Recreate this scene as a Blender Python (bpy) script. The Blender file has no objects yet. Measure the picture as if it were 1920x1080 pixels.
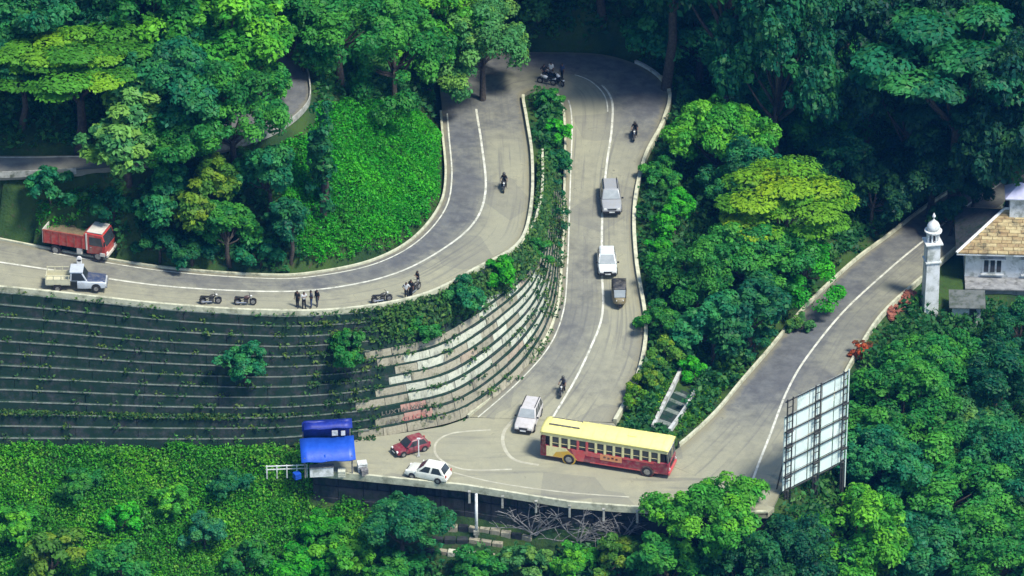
import bpy, bmesh, math, random
import numpy as np
from mathutils import Vector, Matrix
from mathutils.bvhtree import BVHTree

random.seed(7); rng = np.random.default_rng(11)
SC = bpy.context.scene
COL = SC.collection
R = math.radians

# ------------------------------------------------------------------ camera
PITCH = R(30.0); DIST = 420.0; FPX = 22.0 * DIST
FW = Vector((0, math.cos(PITCH), -math.sin(PITCH)))
UPV = Vector((0, math.sin(PITCH), math.cos(PITCH)))
CAMP = -(FW * DIST + UPV * (-(860 - 540) / FPX * DIST))
cd = bpy.data.cameras.new('camera'); cam = bpy.data.objects.new('camera', cd); COL.objects.link(cam)
cam.location = CAMP; cam.rotation_euler = (math.pi / 2 - PITCH, 0, 0)
cd.sensor_width = 36; cd.lens = 36 * FPX / 1920; cd.clip_start = 1; cd.clip_end = 3000
SC.camera = cam

# ------------------------------------------------------------------ sky, sun, exposure
SUN = Vector((0.42, -0.30, 0.86)).normalized()
w = bpy.data.worlds.new('World'); SC.world = w; w.use_nodes = True
nt = w.node_tree; nt.nodes.clear()
sky = nt.nodes.new('ShaderNodeTexSky'); sky.sky_type = 'NISHITA'; sky.sun_disc = False
sky.sun_elevation = math.asin(SUN.z); sky.sun_rotation = math.atan2(SUN.x, SUN.y)
sky.ozone_density = 3.0; sky.air_density = 1.0; sky.dust_density = 0.6
bg = nt.nodes.new('ShaderNodeBackground'); bg.inputs[1].default_value = 0.15
ow = nt.nodes.new('ShaderNodeOutputWorld')
nt.links.new(sky.outputs[0], bg.inputs[0]); nt.links.new(bg.outputs[0], ow.inputs[0])
sl = bpy.data.lights.new('sun', 'SUN'); sl.energy = 4.0; sl.angle = R(13); sl.color = (1.0, 0.97, 0.88)
so = bpy.data.objects.new('sun', sl); COL.objects.link(so)
so.rotation_euler = SUN.to_track_quat('Z', 'Y').to_euler(); so.location = (60, 0, 120)
SC.view_settings.view_transform = 'Standard'; SC.view_settings.look = 'None'
SC.view_settings.gamma = 1; SC.view_settings.exposure = 0.55
SC.view_settings.use_curve_mapping = False
SC.cycles.max_bounces = 5; SC.cycles.diffuse_bounces = 3; SC.cycles.transmission_bounces = 2; SC.cycles.glossy_bounces = 2

# ------------------------------------------------------------------ projection helpers (photo pixel 1920x1080 <-> place)
def ray(px, py):
    return (FW * FPX + Vector((1, 0, 0)) * (px - 960) + UPV * (540 - py)).normalized()
def P(px, py, z):
    d = ray(px, py); t = (z - CAMP.z) / d.z
    return CAMP + d * t
def to_px(p):
    v = Vector(p) - CAMP; dep = v.dot(FW)
    return 960 + v.x * FPX / dep, 540 - v.dot(UPV) * FPX / dep
def to_px_np(a):
    v = a - np.array(CAMP); dep = v @ np.array(FW)
    return 960 + v[:, 0] * FPX / dep, 540 - (v @ np.array(UPV)) * FPX / dep
def inpoly(px, py, poly):
    px = np.asarray(px); py = np.asarray(py); c = np.zeros(px.shape, bool); n = len(poly); j = n - 1
    for i in range(n):
        xi, yi = poly[i]; xj, yj = poly[j]
        if yi != yj:
            c ^= ((yi > py) != (yj > py)) & (px < (xj - xi) * (py - yi) / (yj - yi) + xi)
        j = i
    return c

# ------------------------------------------------------------------ object helpers
def tag(o, label=None, cat=None, group=None, kind=None):
    if label: o['label'] = label
    if cat: o['category'] = cat
    if group: o['group'] = group
    if kind: o['kind'] = kind
    return o
def empty(name, loc, rz=0, label=None, cat=None, group=None):
    o = bpy.data.objects.new(name, None); COL.objects.link(o)
    o.location = loc; o.rotation_euler = (0, 0, rz); o.empty_display_size = 0.2
    return tag(o, label, cat, group)
def link(name, me, mat=None, parent=None):
    o = bpy.data.objects.new(name, me); COL.objects.link(o)
    if mat is not None and not me.materials: me.materials.append(mat)
    if parent: o.parent = parent
    return o
def copy_tree(o, parent=None):
    c = o.copy(); COL.objects.link(c); c.parent = parent
    for ch in list(o.children): copy_tree(ch, c)
    return c

class MB:
    def __init__(s): s.v = []; s.f = []
    def add(s, vs, fs):
        b = len(s.v); s.v += [tuple(v) for v in vs]; s.f += [tuple(i + b for i in f) for f in fs]; return s
    def box(s, c, d, rz=0, tx=1.0, ty=1.0):
        x, y, z = d[0] / 2, d[1] / 2, d[2] / 2; vs = []
        for sz, kx, ky in ((-1, 1, 1), (1, tx, ty)):
            for sx, sy in ((-1, -1), (1, -1), (1, 1), (-1, 1)):
                a, b = sx * x * kx, sy * y * ky
                vs.append((c[0] + a * math.cos(rz) - b * math.sin(rz), c[1] + a * math.sin(rz) + b * math.cos(rz), c[2] + sz * z))
        return s.add(vs, [(3, 2, 1, 0), (4, 5, 6, 7), (0, 1, 5, 4), (1, 2, 6, 5), (2, 3, 7, 6), (3, 0, 4, 7)])
    def hexa(s, p):  # 8 corners, bottom ring then top ring
        return s.add(p, [(3, 2, 1, 0), (4, 5, 6, 7), (0, 1, 5, 4), (1, 2, 6, 5), (2, 3, 7, 6), (3, 0, 4, 7)])
    def quad(s, a, b, c, d): return s.add([a, b, c, d], [(0, 1, 2, 3)])
    def plate(s, a, b, c, d, t):   # a quad with thickness t along its normal
        a, b, c, d = map(Vector, (a, b, c, d)); n = (b - a).cross(d - a).normalized() * t
        return s.hexa([a - n, b - n, c - n, d - n, a, b, c, d])
    def tube(s, pts, rad, n=8, caps=True):
        pts = [Vector(p) for p in pts]; rings = []
        if not isinstance(rad, (list, tuple)): rad = [rad] * len(pts)
        base = len(s.v)
        for i, p in enumerate(pts):
            t = (pts[min(i + 1, len(pts) - 1)] - pts[max(i - 1, 0)])
            t = t.normalized() if t.length > 1e-9 else Vector((0, 0, 1))
            a = t.cross(Vector((0, 0, 1)) if abs(t.z) < .95 else Vector((1, 0, 0))).normalized(); b = t.cross(a)
            for k in range(n):
                an = 2 * math.pi * k / n
                s.v.append(tuple(p + (a * math.cos(an) + b * math.sin(an)) * rad[i]))
        for i in range(len(pts) - 1):
            for k in range(n):
                s.f.append((base + i * n + k, base + i * n + (k + 1) % n, base + (i + 1) * n + (k + 1) % n, base + (i + 1) * n + k))
        if caps:
            s.f.append(tuple(base + k for k in range(n))[::-1]); s.f.append(tuple(base + (len(pts) - 1) * n + k for k in range(n)))
        return s
    def lathe(s, prof, n=16, c=(0, 0, 0), axis='z'):
        base = len(s.v)
        for (r, h) in prof:
            for k in range(n):
                an = 2 * math.pi * k / n; x, y = r * math.cos(an), r * math.sin(an)
                q = (x, y, h) if axis == 'z' else (x, h, y)
                s.v.append((c[0] + q[0], c[1] + q[1], c[2] + q[2]))
        for i in range(len(prof) - 1):
            for k in range(n):
                s.f.append((base + i * n + k, base + i * n + (k + 1) % n, base + (i + 1) * n + (k + 1) % n, base + (i + 1) * n + k))
        s.f.append(tuple(base + k for k in range(n))[::-1]); s.f.append(tuple(base + (len(prof) - 1) * n + k for k in range(n)))
        return s
    def loft(s, rings):
        base = len(s.v); n = len(rings[0])
        for r in rings: s.v += [tuple(p) for p in r]
        for i in range(len(rings) - 1):
            for k in range(n):
                s.f.append((base + i * n + k, base + i * n + (k + 1) % n, base + (i + 1) * n + (k + 1) % n, base + (i + 1) * n + k))
        s.f.append(tuple(base + k for k in range(n))[::-1]); s.f.append(tuple(base + (len(rings) - 1) * n + k for k in range(n)))
        return s
    def mesh(s, name):
        me = bpy.data.meshes.new(name); me.from_pydata(s.v, [], s.f)
        bm = bmesh.new(); bm.from_mesh(me); bmesh.ops.recalc_face_normals(bm, faces=bm.faces); bm.to_mesh(me); bm.free()
        return me
    def build(s, name, mat, parent=None, bevel=0, smooth=False, seg=2):
        me = s.mesh(name)
        if smooth:
            me.polygons.foreach_set('use_smooth', [True] * len(me.polygons))
        o = link(name, me, mat, parent)
        if bevel:
            m = o.modifiers.new('bevel', 'BEVEL'); m.width = bevel; m.segments = seg; m.limit_method = 'ANGLE'; m.angle_limit = R(35)
        return o

# ------------------------------------------------------------------ materials
def new_mat(name):
    m = bpy.data.materials.new(name); m.use_nodes = True
    t = m.node_tree; t.nodes.clear()
    return m, t, t.nodes.new('ShaderNodeOutputMaterial')
def N(t, kind, **kw):
    n = t.nodes.new(kind)
    for k, v in kw.items(): setattr(n, k, v)
    return n
def mixc(t, fac, a, b, blend='MIX'):
    n = N(t, 'ShaderNodeMix', data_type='RGBA', blend_type=blend)
    for idx, v in ((0, fac), (6, a), (7, b)):
        if hasattr(v, 'is_linked'): t.links.new(v, n.inputs[idx])
        elif idx == 0: n.inputs[0].default_value = v
        else: n.inputs[idx].default_value = (*v[:3], 1)
    return n.outputs[2]
def noise(t, scale, detail=5, coord=None, rough=.6):
    n = N(t, 'ShaderNodeTexNoise'); n.inputs['Scale'].default_value = scale; n.inputs['Detail'].default_value = detail; n.inputs['Roughness'].default_value = rough
    if coord is not None: t.links.new(coord, n.inputs['Vector'])
    return n.outputs[0]
def ramp(t, src, a, b):
    n = N(t, 'ShaderNodeMapRange', interpolation_type='SMOOTHSTEP'); n.inputs[1].default_value = a; n.inputs[2].default_value = b
    t.links.new(src, n.inputs[0]); return n.outputs[0]
def math_(t, op, a, b):
    n = N(t, 'ShaderNodeMath', operation=op)
    for i, v in ((0, a), (1, b)):
        if hasattr(v, 'is_linked'): t.links.new(v, n.inputs[i])
        else: n.inputs[i].default_value = v
    return n.outputs[0]
def wpos(t): return N(t, 'ShaderNodeNewGeometry').outputs['Position']
def finish(t, out, colr, rough=.7, bump=None, bstr=.3, bdist=.05, metal=0, spec=.4, rough_s=None):
    b = N(t, 'ShaderNodeBsdfPrincipled')
    if hasattr(colr, 'is_linked'): t.links.new(colr, b.inputs['Base Color'])
    else: b.inputs['Base Color'].default_value = (*colr[:3], 1)
    b.inputs['Roughness'].default_value = rough; b.inputs['Metallic'].default_value = metal
    b.inputs['Specular IOR Level'].default_value = spec
    if rough_s is not None: t.links.new(rough_s, b.inputs['Roughness'])
    if bump is not None:
        bn = N(t, 'ShaderNodeBump'); bn.inputs['Strength'].default_value = bstr; bn.inputs['Distance'].default_value = bdist
        t.links.new(bump, bn.inputs['Height']); t.links.new(bn.outputs[0], b.inputs['Normal'])
    t.links.new(b.outputs[0], out.inputs[0]); return b
def nmat(name, c1, c2=None, scale=3., rough=.7, bump=.2, metal=0, spec=.4, lo=.35, hi=.65, dirt=None, dscale=1.2, coord='world'):
    m, t, o = new_mat(name)
    if coord == 'world': co = wpos(t)
    else: co = N(t, 'ShaderNodeTexCoord').outputs['Object']
    n = noise(t, scale, 6, co)
    c = mixc(t, ramp(t, n, lo, hi), c1, c2 or tuple(x * .7 for x in c1))
    if dirt: c = mixc(t, ramp(t, noise(t, dscale, 7, co, .7), .48, .68), c, dirt)
    finish(t, o, c, rough, n, bump, .04, metal, spec); return m
def paint(name, c, rough=.35, dust=(.32, .29, .22)):
    m, t, o = new_mat(name)
    co = N(t, 'ShaderNodeTexCoord').outputs['Object']
    f = math_(t, 'MULTIPLY', ramp(t, noise(t, 2.5, 6, co, .7), .38, .75), .45)
    finish(t, o, mixc(t, f, c, dust), rough, spec=.5); return m
def objcolor_mat(name, rough=.8, sc=9.):
    m, t, o = new_mat(name); oi = N(t, 'ShaderNodeObjectInfo'); co = N(t, 'ShaderNodeTexCoord').outputs['Object']
    f = ramp(t, noise(t, sc, 4, co), .3, .75)
    finish(t, o, mixc(t, math_(t, 'MULTIPLY', f, .45), oi.outputs['Color'], (.02, .02, .02)), rough); return m

def leaf_mat(name, trans=.36, use_obj=True, colr=(.03, .12, .02)):
    m, t, o = new_mat(name)
    at = N(t, 'ShaderNodeAttribute', attribute_name='tint'); sp = N(t, 'ShaderNodeSeparateColor'); t.links.new(at.outputs['Color'], sp.inputs[0])
    if use_obj: base = N(t, 'ShaderNodeObjectInfo').outputs['Color']
    else:
        rgb = N(t, 'ShaderNodeRGB'); rgb.outputs[0].default_value = (*colr, 1); base = rgb.outputs[0]
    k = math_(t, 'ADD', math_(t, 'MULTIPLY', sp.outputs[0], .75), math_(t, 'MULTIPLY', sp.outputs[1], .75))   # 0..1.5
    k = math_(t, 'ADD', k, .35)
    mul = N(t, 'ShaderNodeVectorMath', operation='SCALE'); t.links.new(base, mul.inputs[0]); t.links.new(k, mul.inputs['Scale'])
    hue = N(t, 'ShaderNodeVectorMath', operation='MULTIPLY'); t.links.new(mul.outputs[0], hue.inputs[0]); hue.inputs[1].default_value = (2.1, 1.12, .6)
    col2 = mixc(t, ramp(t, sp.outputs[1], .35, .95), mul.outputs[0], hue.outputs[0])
    wn = noise(t, .45, 4, wpos(t), .6)
    k2 = N(t, 'ShaderNodeVectorMath', operation='SCALE'); k2.inputs[0].default_value = (.055, .17, .02); t.links.new(k, k2.inputs['Scale'])
    col2 = mixc(t, math_(t, 'MULTIPLY', ramp(t, wn, .48, .7), .4), col2, k2.outputs[0])
    yel = mixc(t, math_(t, 'MULTIPLY', ramp(t, sp.outputs[2], .6, 1.0), .3), col2, (.09, .24, .03))
    b = N(t, 'ShaderNodeBsdfPrincipled'); t.links.new(yel, b.inputs['Base Color']); b.inputs['Roughness'].default_value = .5
    b.inputs['Specular IOR Level'].default_value = .18
    tr = N(t, 'ShaderNodeBsdfTranslucent'); t.links.new(mixc(t, .5, yel, (.03, .30, .02)), tr.inputs[0])
    mx = N(t, 'ShaderNodeMixShader'); mx.inputs[0].default_value = trans
    t.links.new(b.outputs[0], mx.inputs[1]); t.links.new(tr.outputs[0], mx.inputs[2]); t.links.new(mx.outputs[0], o.inputs[0])
    return m

M = {}
M['leaf'] = leaf_mat('leaf')
M['bark'] = nmat('bark', (.075, .06, .045), (.03, .025, .02), 5, .9, .6)
M['dry'] = nmat('dry_wood', (.22, .21, .20), (.10, .10, .10), 5, .9, .4)
M['concrete'] = nmat('concrete', (.42, .41, .36), (.27, .27, .23), 1.6, .85, .25, dirt=(.10, .11, .07))
M['kerb'] = nmat('kerb_paint', (.56, .55, .39), (.44, .43, .30), 2.2, .8, .2, dirt=(.24, .24, .16), dscale=.9)
M['white'] = nmat('white_plaster', (.74, .75, .74), (.62, .63, .60), 1.5, .8, .1, dirt=(.30, .32, .28), dscale=.8)
M['line'] = nmat('road_line', (.66, .65, .54), (.48, .47, .38), 1.2, .8, .1, dirt=(.27, .265, .21), dscale=1.6)
M['steel'] = nmat('dark_steel', (.05, .055, .055), (.09, .08, .07), 4, .55, .1, metal=.4)
M['black'] = nmat('black_trim', (.012, .012, .013), (.022, .022, .022), 6, .55, .05, coord='obj')
M['tyre'] = nmat('rubber', (.016, .016, .017), (.035, .032, .03), 6, .85, .1, coord='obj')
M['rim'] = nmat('rim_metal', (.42, .42, .42), (.25, .24, .22), 6, .4, .05, metal=.6, coord='obj')
M['chrome'] = nmat('bright_metal', (.6, .6, .6), (.45, .45, .45), 6, .3, .02, metal=.8, coord='obj')
m, t, o = new_mat('window_glass'); co = N(t, 'ShaderNodeTexCoord').outputs['Object']
finish(t, o, mixc(t, noise(t, 2, 3, co), (.015, .02, .025), (.05, .06, .065)), .12, spec=.7); M['glass'] = m
m, t, o = new_mat('pale_windscreen'); co = N(t, 'ShaderNodeTexCoord').outputs['Object']
finish(t, o, mixc(t, noise(t, 2, 3, co), (.20, .22, .22), (.42, .44, .42)), .08, spec=.8); M['glass_pale'] = m
m, t, o = new_mat('lamp_glass'); finish(t, o, (.75, .74, .68), .15, spec=.6); M['lamp'] = m
m, t, o = new_mat('red_lamp'); finish(t, o, (.45, .015, .015), .2, spec=.6); M['redlamp'] = m

def road_mat():
    m, t, o = new_mat('road_surface'); p = wpos(t)
    a = N(t, 'ShaderNodeAttribute', attribute_name='dust'); sp = N(t, 'ShaderNodeSeparateColor'); t.links.new(a.outputs['Color'], sp.inputs[0])
    big = noise(t, .16, 6, p, .62); mid = noise(t, .9, 6, p, .65); fine = noise(t, 14, 4, p)
    f = math_(t, 'ADD', sp.outputs[0], math_(t, 'MULTIPLY', math_(t, 'SUBTRACT', big, .5), 1.3))
    f = math_(t, 'ADD', f, math_(t, 'MULTIPLY', math_(t, 'SUBTRACT', mid, .5), .7))
    asph = mixc(t, ramp(t, mid, .3, .7), (.085, .088, .092), (.14, .144, .142))
    dust = mixc(t, ramp(t, big, .35, .65), (.36, .34, .215), (.285, .275, .19))
    c = mixc(t, ramp(t, f, -.1, 1.1), asph, dust)
    # oil drips and tyre polish along the lanes (g = position across the road)
    wv = N(t, 'ShaderNodeTexNoise'); wv.inputs['Scale'].default_value = 1; wv.inputs['Detail'].default_value = 4
    cv = N(t, 'ShaderNodeCombineXYZ'); t.links.new(math_(t, 'MULTIPLY', sp.outputs[1], 26), cv.inputs[0]); t.links.new(math_(t, 'MULTIPLY', sp.outputs[2], 9), cv.inputs[1]); t.links.new(cv.outputs[0], wv.inputs['Vector'])
    c = mixc(t, math_(t, 'MULTIPLY', ramp(t, wv.outputs[0], .5, .72), .5), c, (.10, .10, .10))
    eg = math_(t, 'MULTIPLY', math_(t, 'ABSOLUTE', math_(t, 'SUBTRACT', sp.outputs[1], .5), 0), 2)
    eg = math_(t, 'ADD', eg, math_(t, 'MULTIPLY', math_(t, 'SUBTRACT', mid, .5), .35))
    c = mixc(t, math_(t, 'MULTIPLY', ramp(t, eg, .80, 1.02), .75), c, (.20, .18, .11))
    pv = N(t, 'ShaderNodeTexVoronoi'); pv.inputs['Scale'].default_value = .22; t.links.new(p, pv.inputs['Vector'])
    pc_ = N(t, 'ShaderNodeSeparateColor'); t.links.new(pv.outputs['Color'], pc_.inputs[0])
    c = mixc(t, math_(t, 'MULTIPLY', ramp(t, pc_.outputs[0], .78, .82), .28), c, (.11, .11, .11))
    # repair patches and cracks
    vo = N(t, 'ShaderNodeTexVoronoi', feature='DISTANCE_TO_EDGE'); vo.inputs['Scale'].default_value = .33
    ds = N(t, 'ShaderNodeVectorMath', operation='ADD'); t.links.new(p, ds.inputs[0])
    nv = N(t, 'ShaderNodeTexNoise'); nv.inputs['Scale'].default_value = .8; t.links.new(p, nv.inputs['Vector'])
    sc_ = N(t, 'ShaderNodeVectorMath', operation='SCALE'); t.links.new(nv.outputs['Color'], sc_.inputs[0]); sc_.inputs['Scale'].default_value = 2.0
    t.links.new(sc_.outputs[0], ds.inputs[1]); t.links.new(ds.outputs[0], vo.inputs['Vector'])
    crack = math_(t, 'SUBTRACT', 1, ramp(t, vo.outputs['Distance'], .0, .018))
    c = mixc(t, math_(t, 'MULTIPLY', crack, math_(t, 'MULTIPLY', ramp(t, mid, .5, .7), .6)), c, (.07, .068, .06))
    c = mixc(t, math_(t, 'MULTIPLY', ramp(t, fine, .45, .75), .22), c, (.06, .06, .055))
    finish(t, o, c, .85, fine, .25, .02, spec=.3); return m
M['road'] = road_mat()

def terrain_mat():
    m, t, o = new_mat('soil_and_moss'); p = wpos(t)
    n1 = noise(t, .25, 6, p); n2 = noise(t, 2.2, 6, p)
    c = mixc(t, ramp(t, n1, .35, .65), (.020, .050, .018), (.045, .085, .02))
    c = mixc(t, ramp(t, n2, .55, .75), c, (.055, .05, .03))
    finish(t, o, c, .95, n2, .8, .3, spec=.1); return m
M['terrain'] = terrain_mat()

def stone_mat(name, c1, c2, moss, amount):
    m, t, o = new_mat(name); p = wpos(t); oi = N(t, 'ShaderNodeObjectInfo')
    n1 = noise(t, 1.1, 7, p, .7); n2 = noise(t, 6, 5, p)
    c = mixc(t, ramp(t, n2, .3, .7), c1, c2)
    c = mixc(t, math_(t, 'MULTIPLY', oi.outputs['Random'], .45), c, tuple(x * .45 for x in c1))
    st = N(t, 'ShaderNodeVectorMath', operation='MULTIPLY'); t.links.new(p, st.inputs[0]); st.inputs[1].default_value = (2.5, 2.5, .25)
    streak = noise(t, 1.0, 5, st.outputs[0])
    c = mixc(t, ramp(t, streak, .5, .72), c, tuple(x * .35 for x in c1))
    c = mixc(t, math_(t, 'MULTIPLY', ramp(t, n1, .62 - amount, .74 - amount * .7), .9), c, moss)
    finish(t, o, c, .9, n2, .5, .06, spec=.2); return m
M['mossy'] = stone_mat('mossy_stone', (.060, .070, .068), (.032, .042, .042), (.009, .034, .020), .28)
M['ledge'] = stone_mat('ledge_concrete', (.24, .27, .23), (.13, .15, .13), (.025, .06, .025), .14)
M['cream'] = stone_mat('whitewashed_stone', (.62, .62, .48), (.44, .45, .35), (.09, .12, .05), .06)
M['pinkish'] = stone_mat('pinkish_stained_stone', (.46, .37, .27), (.36, .29, .21), (.09, .10, .05), .05)
M['redstain'] = stone_mat('red_washed_stone', (.52, .27, .21), (.46, .32, .25), (.10, .10, .05), .0)
M['buff'] = stone_mat('buff_stone', (.40, .37, .27), (.30, .27, .19), (.07, .09, .04), .06)
M['darkwall'] = stone_mat('dark_stone', (.05, .055, .06), (.03, .035, .04), (.012, .03, .02), .15)  # very dark grey stone with green patches

# ------------------------------------------------------------------ road stations (photo pixels + height)
# first edge = hill side of the upper road = outside of the top bend = right side of the main road
ST = [  # first px, second px, z, line fraction from the first edge, dust in first lane, dust in second lane
 ((-180, 425), (-180, 528), 13.1, .45, .75, .8), ((-60, 440), (-60, 537), 12.5, .45, .6, .75), ((100, 470), (100, 552), 11.9, .45, .45, .75), ((300, 503), (300, 574), 11.2, .46, .35, .7),
 ((500, 518), (480, 586), 10.6, .42, .3, .7), ((600, 512), (640, 584), 10.1, .40, .25, .75), ((700, 490), (790, 557), 9.6, .38, .15, .8),
 ((775, 450), (895, 505), 9.1, .40, .05, .8), ((825, 390), (970, 460), 8.6, .43, .0, .8), ((838, 330), (993, 390), 8.1, .47, .1, .85),
 ((832, 250), (995, 300), 7.6, .44, .05, .75), ((828, 195), (985, 230), 7.25, .42, .1, .35), ((826, 150), (978, 186), 7.05, .42, .2, .2),
 ((850, 118), (988, 172), 6.9, .45, .1, .5), ((930, 100), (1003, 168), 6.8, .48, .05, .6), ((1040, 98), (1016, 166), 6.75, .5, 0, .7), ((1140, 104), (1030, 168), 6.7, .52, 0, .75),
 ((1215, 132), (1042, 174), 6.6, .54, 0, .8), ((1252, 175), (1056, 195), 6.45, .54, 0, .8), ((1240, 232), (1062, 240), 6.15, .52, .15, .8), ((1206, 300), (1062, 305), 5.5, .47, .6, .75),
 ((1187, 390), (1060, 400), 4.5, .45, .7, .6), ((1190, 490), (1056, 500), 3.5, .46, .75, .4), ((1206, 590), (1047, 582), 2.6, .48, .8, .35), ((1206, 650), (1018, 650), 1.7, .52, .7, .35),
 ((1188, 720), (958, 716), .9, .49, .6, .5), ((1150, 792), (880, 782), 0.0, .43, .85, .85)]
RS = [  # lower right road: first = left edge, second = right edge
 ((1232, 862), (1448, 952), -.03, .78, .85, .85), ((1275, 838), (1472, 905), -.05, .72, .75, .8), ((1340, 780), (1505, 846), -.12, .62, .5, .75), ((1395, 715), (1557, 752), -.3, .5, -.1, .45), ((1440, 663), (1596, 676), -.6, .47, -.25, .4), ((1512, 578), (1652, 590), -1.2, .5, -.1, .45),
 ((1600, 495), (1738, 512), -1.9, .5, .1, .5), ((1665, 446), (1795, 462), -2.4, .49, .05, .4), ((1745, 385), (1865, 398), -3.0, .5, .05, .3), ((1850, 320), (1960, 330), -3.4, .5, 0, .2)]
US = [((-180, 292), (-180, 333), 17.9, .5, .3, .3), ((-80, 292), (-80, 330), 18, .5, .3, .3), ((100, 292), (100, 322), 18.2, .5, .3, .3), ((220, 285), (232, 311), 18.4, .5, .2, .3), ((340, 248), (372, 285), 18.8, .5, .2, .2), ((430, 200), (500, 252), 19.2, .5, .1, .1),
 ((472, 160), (572, 200), 19.6, .5, 0, 0), ((487, 130), (578, 150), 20, .5, 0, 0), ((490, 95), (562, 100), 20.4, .5, 0, 0), ((480, 40), (545, 45), 20.8, .5, 0, 0)]

def catmull(a, b, c, d, t):
    return .5 * ((2 * b) + (c - a) * t + (2 * a - 5 * b + 4 * c - d) * t * t + (3 * b - a - 3 * c + d) * t * t * t)
def stations(S, n=10):
    arr = []
    for s in S:
        a = P(*s[0], s[2]); b = P(*s[1], s[2]); arr.append(np.array([*a, *b, *s[3:6]]))
    out = []
    for i in range(len(arr) - 1):
        q = [arr[max(i - 1, 0)], arr[i], arr[i + 1], arr[min(i + 2, len(arr) - 1)]]
        for k in range(n): out.append(catmull(*q, k / n))
    out.append(arr[-1]); return np.array(out)
RD = {'main': stations(ST), 'right': stations(RS), 'upper': stations(US)}
CF = np.linspace(0, 1, 9)
PLAZA = [(830, 800), (882, 783), (1020, 786), (1150, 793), (1200, 850), (1235, 864), (1452, 952), (1440, 962), (1345, 962), (1250, 956), (1160, 951), (1070, 944), (970, 928), (870, 912), (780, 903), (680, 893), (585, 884), (610, 850), (660, 826), (740, 814)]
PLZ = -.02
plaza_pts = [P(x, y, PLZ) for x, y in PLAZA]
FRONT = [plaza_pts[i] for i in range(7, 17)]      # right to left

# retaining wall: top and foot curves
WT = [((-180, 530), 13.05), ((-60, 539), 12.45), ((100, 554), 11.85), ((300, 576), 11.15), ((480, 588), 10.55), ((560, 590), 10.3), ((640, 586), 10.05), ((700, 580), 9.85), ((790, 560), 9.55), ((895, 508), 9.05), ((972, 464), 8.55), ((1004, 392), 8.05), ((1015, 300), 7.4)]
WB = [((-180, 840), 0.2), ((-60, 840), .1), ((100, 840), 0), ((300, 840), 0), ((480, 838), 0), ((585, 832), 0), ((682, 822), 0), ((770, 806), 0), ((878, 776), .1), ((982, 690), 1.4), ((1037, 590), 2.6), ((1051, 475), 3.8), ((1057, 380), 4.8)]
wt = np.array([P(*a, z) for a, z in WT]); wb = np.array([P(*a, z) for a, z in WB])
def resample(pts, n):
    pts = np.array(pts); out = []
    m = len(pts) - 1
    for i in range(m):
        q = [pts[max(i - 1, 0)], pts[i], pts[i + 1], pts[min(i + 2, m)]]
        for k in range(n): out.append(catmull(*q, k / n))
    out.append(pts[-1]); return np.array(out)
WTS = resample(wt, 12); WBS = resample(wb, 12)

# ------------------------------------------------------------------ terrain
ctrl = []
def cp(x, y, z): ctrl.append((x, y, z))
def cpx(px, py, z): p = P(px, py, z); ctrl.append((p.x, p.y, z))
for nm, A in RD.items():
    for i in range(0, len(A), 5):
        a, b = A[i, :3], A[i, 3:6]
        for f in (0, .5, 1): q = a + (b - a) * f; cp(q[0], q[1], q[2] - .1)
for i in range(2, 12):   # beyond the main road's right edge
    A = RD['main'][170 + (i - 2) * 8]; d = (A[:3] - A[3:6]); d[2] = 0; d /= np.linalg.norm(d)
    q = A[:3] + d * 2.2; cp(q[0], q[1], A[2] - .7); q = A[:3] + d * 6; cp(q[0], q[1], max(A[2] - 3.2, -1.5 if i > 3 else 1))
for i in range(0, len(RD['right']), 9):
    A = RD['right'][i]; d = (A[3:6] - A[:3]); d[2] = 0; d /= np.linalg.norm(d)
    q = A[3:6] + d * 1.6; cp(q[0], q[1], A[5] - 1.0)
for i in range(0, len(WTS), 6):
    a, b = WTS[i], WBS[i]; cp(*a); cp(*b)
    cp(*(a * .5 + b * .5))
for i in range(0, 60, 10):
    b = WBS[i]; cp(b[0], b[1] - 1.5, b[2] - .5)
for px, py, z in [(-100, 960, -3.0), (200, 960, -3.0), (450, 955, -2.8), (-100, 1080, -6.5), (200, 1080, -6.3), (480, 1080, -6.4), (700, 1080, -7), (-200, 1300, -12), (400, 1300, -12), (960, 1300, -14), (1500, 1300, -16), (2100, 1300, -17), (-400, 900, -2),
                  (1700, 700, -5), (1850, 700, -6), (1700, 900, -6.5), (1900, 900, -9), (1600, 1000, -6.5), (1750, 1080, -10), (1900, 1080, -11), (1742, 590, -3.3), (1820, 560, -3.3), (1900, 560, -3.3), (1960, 500, -3.3), (2000, 620, -5),
                  (430, 300, 17.6), (700, 330, 12.6), (600, 330, 15.6), (740, 200, 12.6), (650, 180, 16.8), (700, 420, 11.4), (560, 440, 13.0), (300, 420, 13.8), (100, 390, 14.8), (-60, 380, 15), (450, 470, 12.0), (790, 300, 9.9), (780, 400, 10.0)]:
    cpx(px, py, z)
for p in [(30, 56, -1.5), (45, 52, -3.5), (62, 55, -3), (30, 72, 3), (45, 78, 5), (62, 84, 7), (19, 64, 7), (16, 71, 12), (5, 63, 9), (5, 67.5, 15), (-5, 63, 10), (-5, 68, 16), (12, 63, 9), (12, 68, 14.5),
          (-20, 45, 22.5), (-40, 40, 25), (-12, 60, 17), (-40, 70, 34), (-20, 75, 29), (0, 86, 28), (20, 95, 26), (50, 112, 24), (-62, 30, 25), (-60, 100, 42), (0, 122, 40), (62, 132, 36), (-14, 52, 14), (80, 60, 6), (80, 20, -6), (80, -20, -12)]:
    cp(*p)
for e in FRONT:
    cp(e.x, e.y + 2.5, -.6); cp(e.x + .2, e.y - 1.0, -4.6); cp(e.x + .4, e.y - 3.5, -5.6)
C = np.array(ctrl)
_, ui = np.unique(np.round(C[:, :2] / .6), axis=0, return_index=True); C = C[ui]
K = np.linalg.norm(C[:, None, :2] - C[None, :, :2], axis=2)
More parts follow.
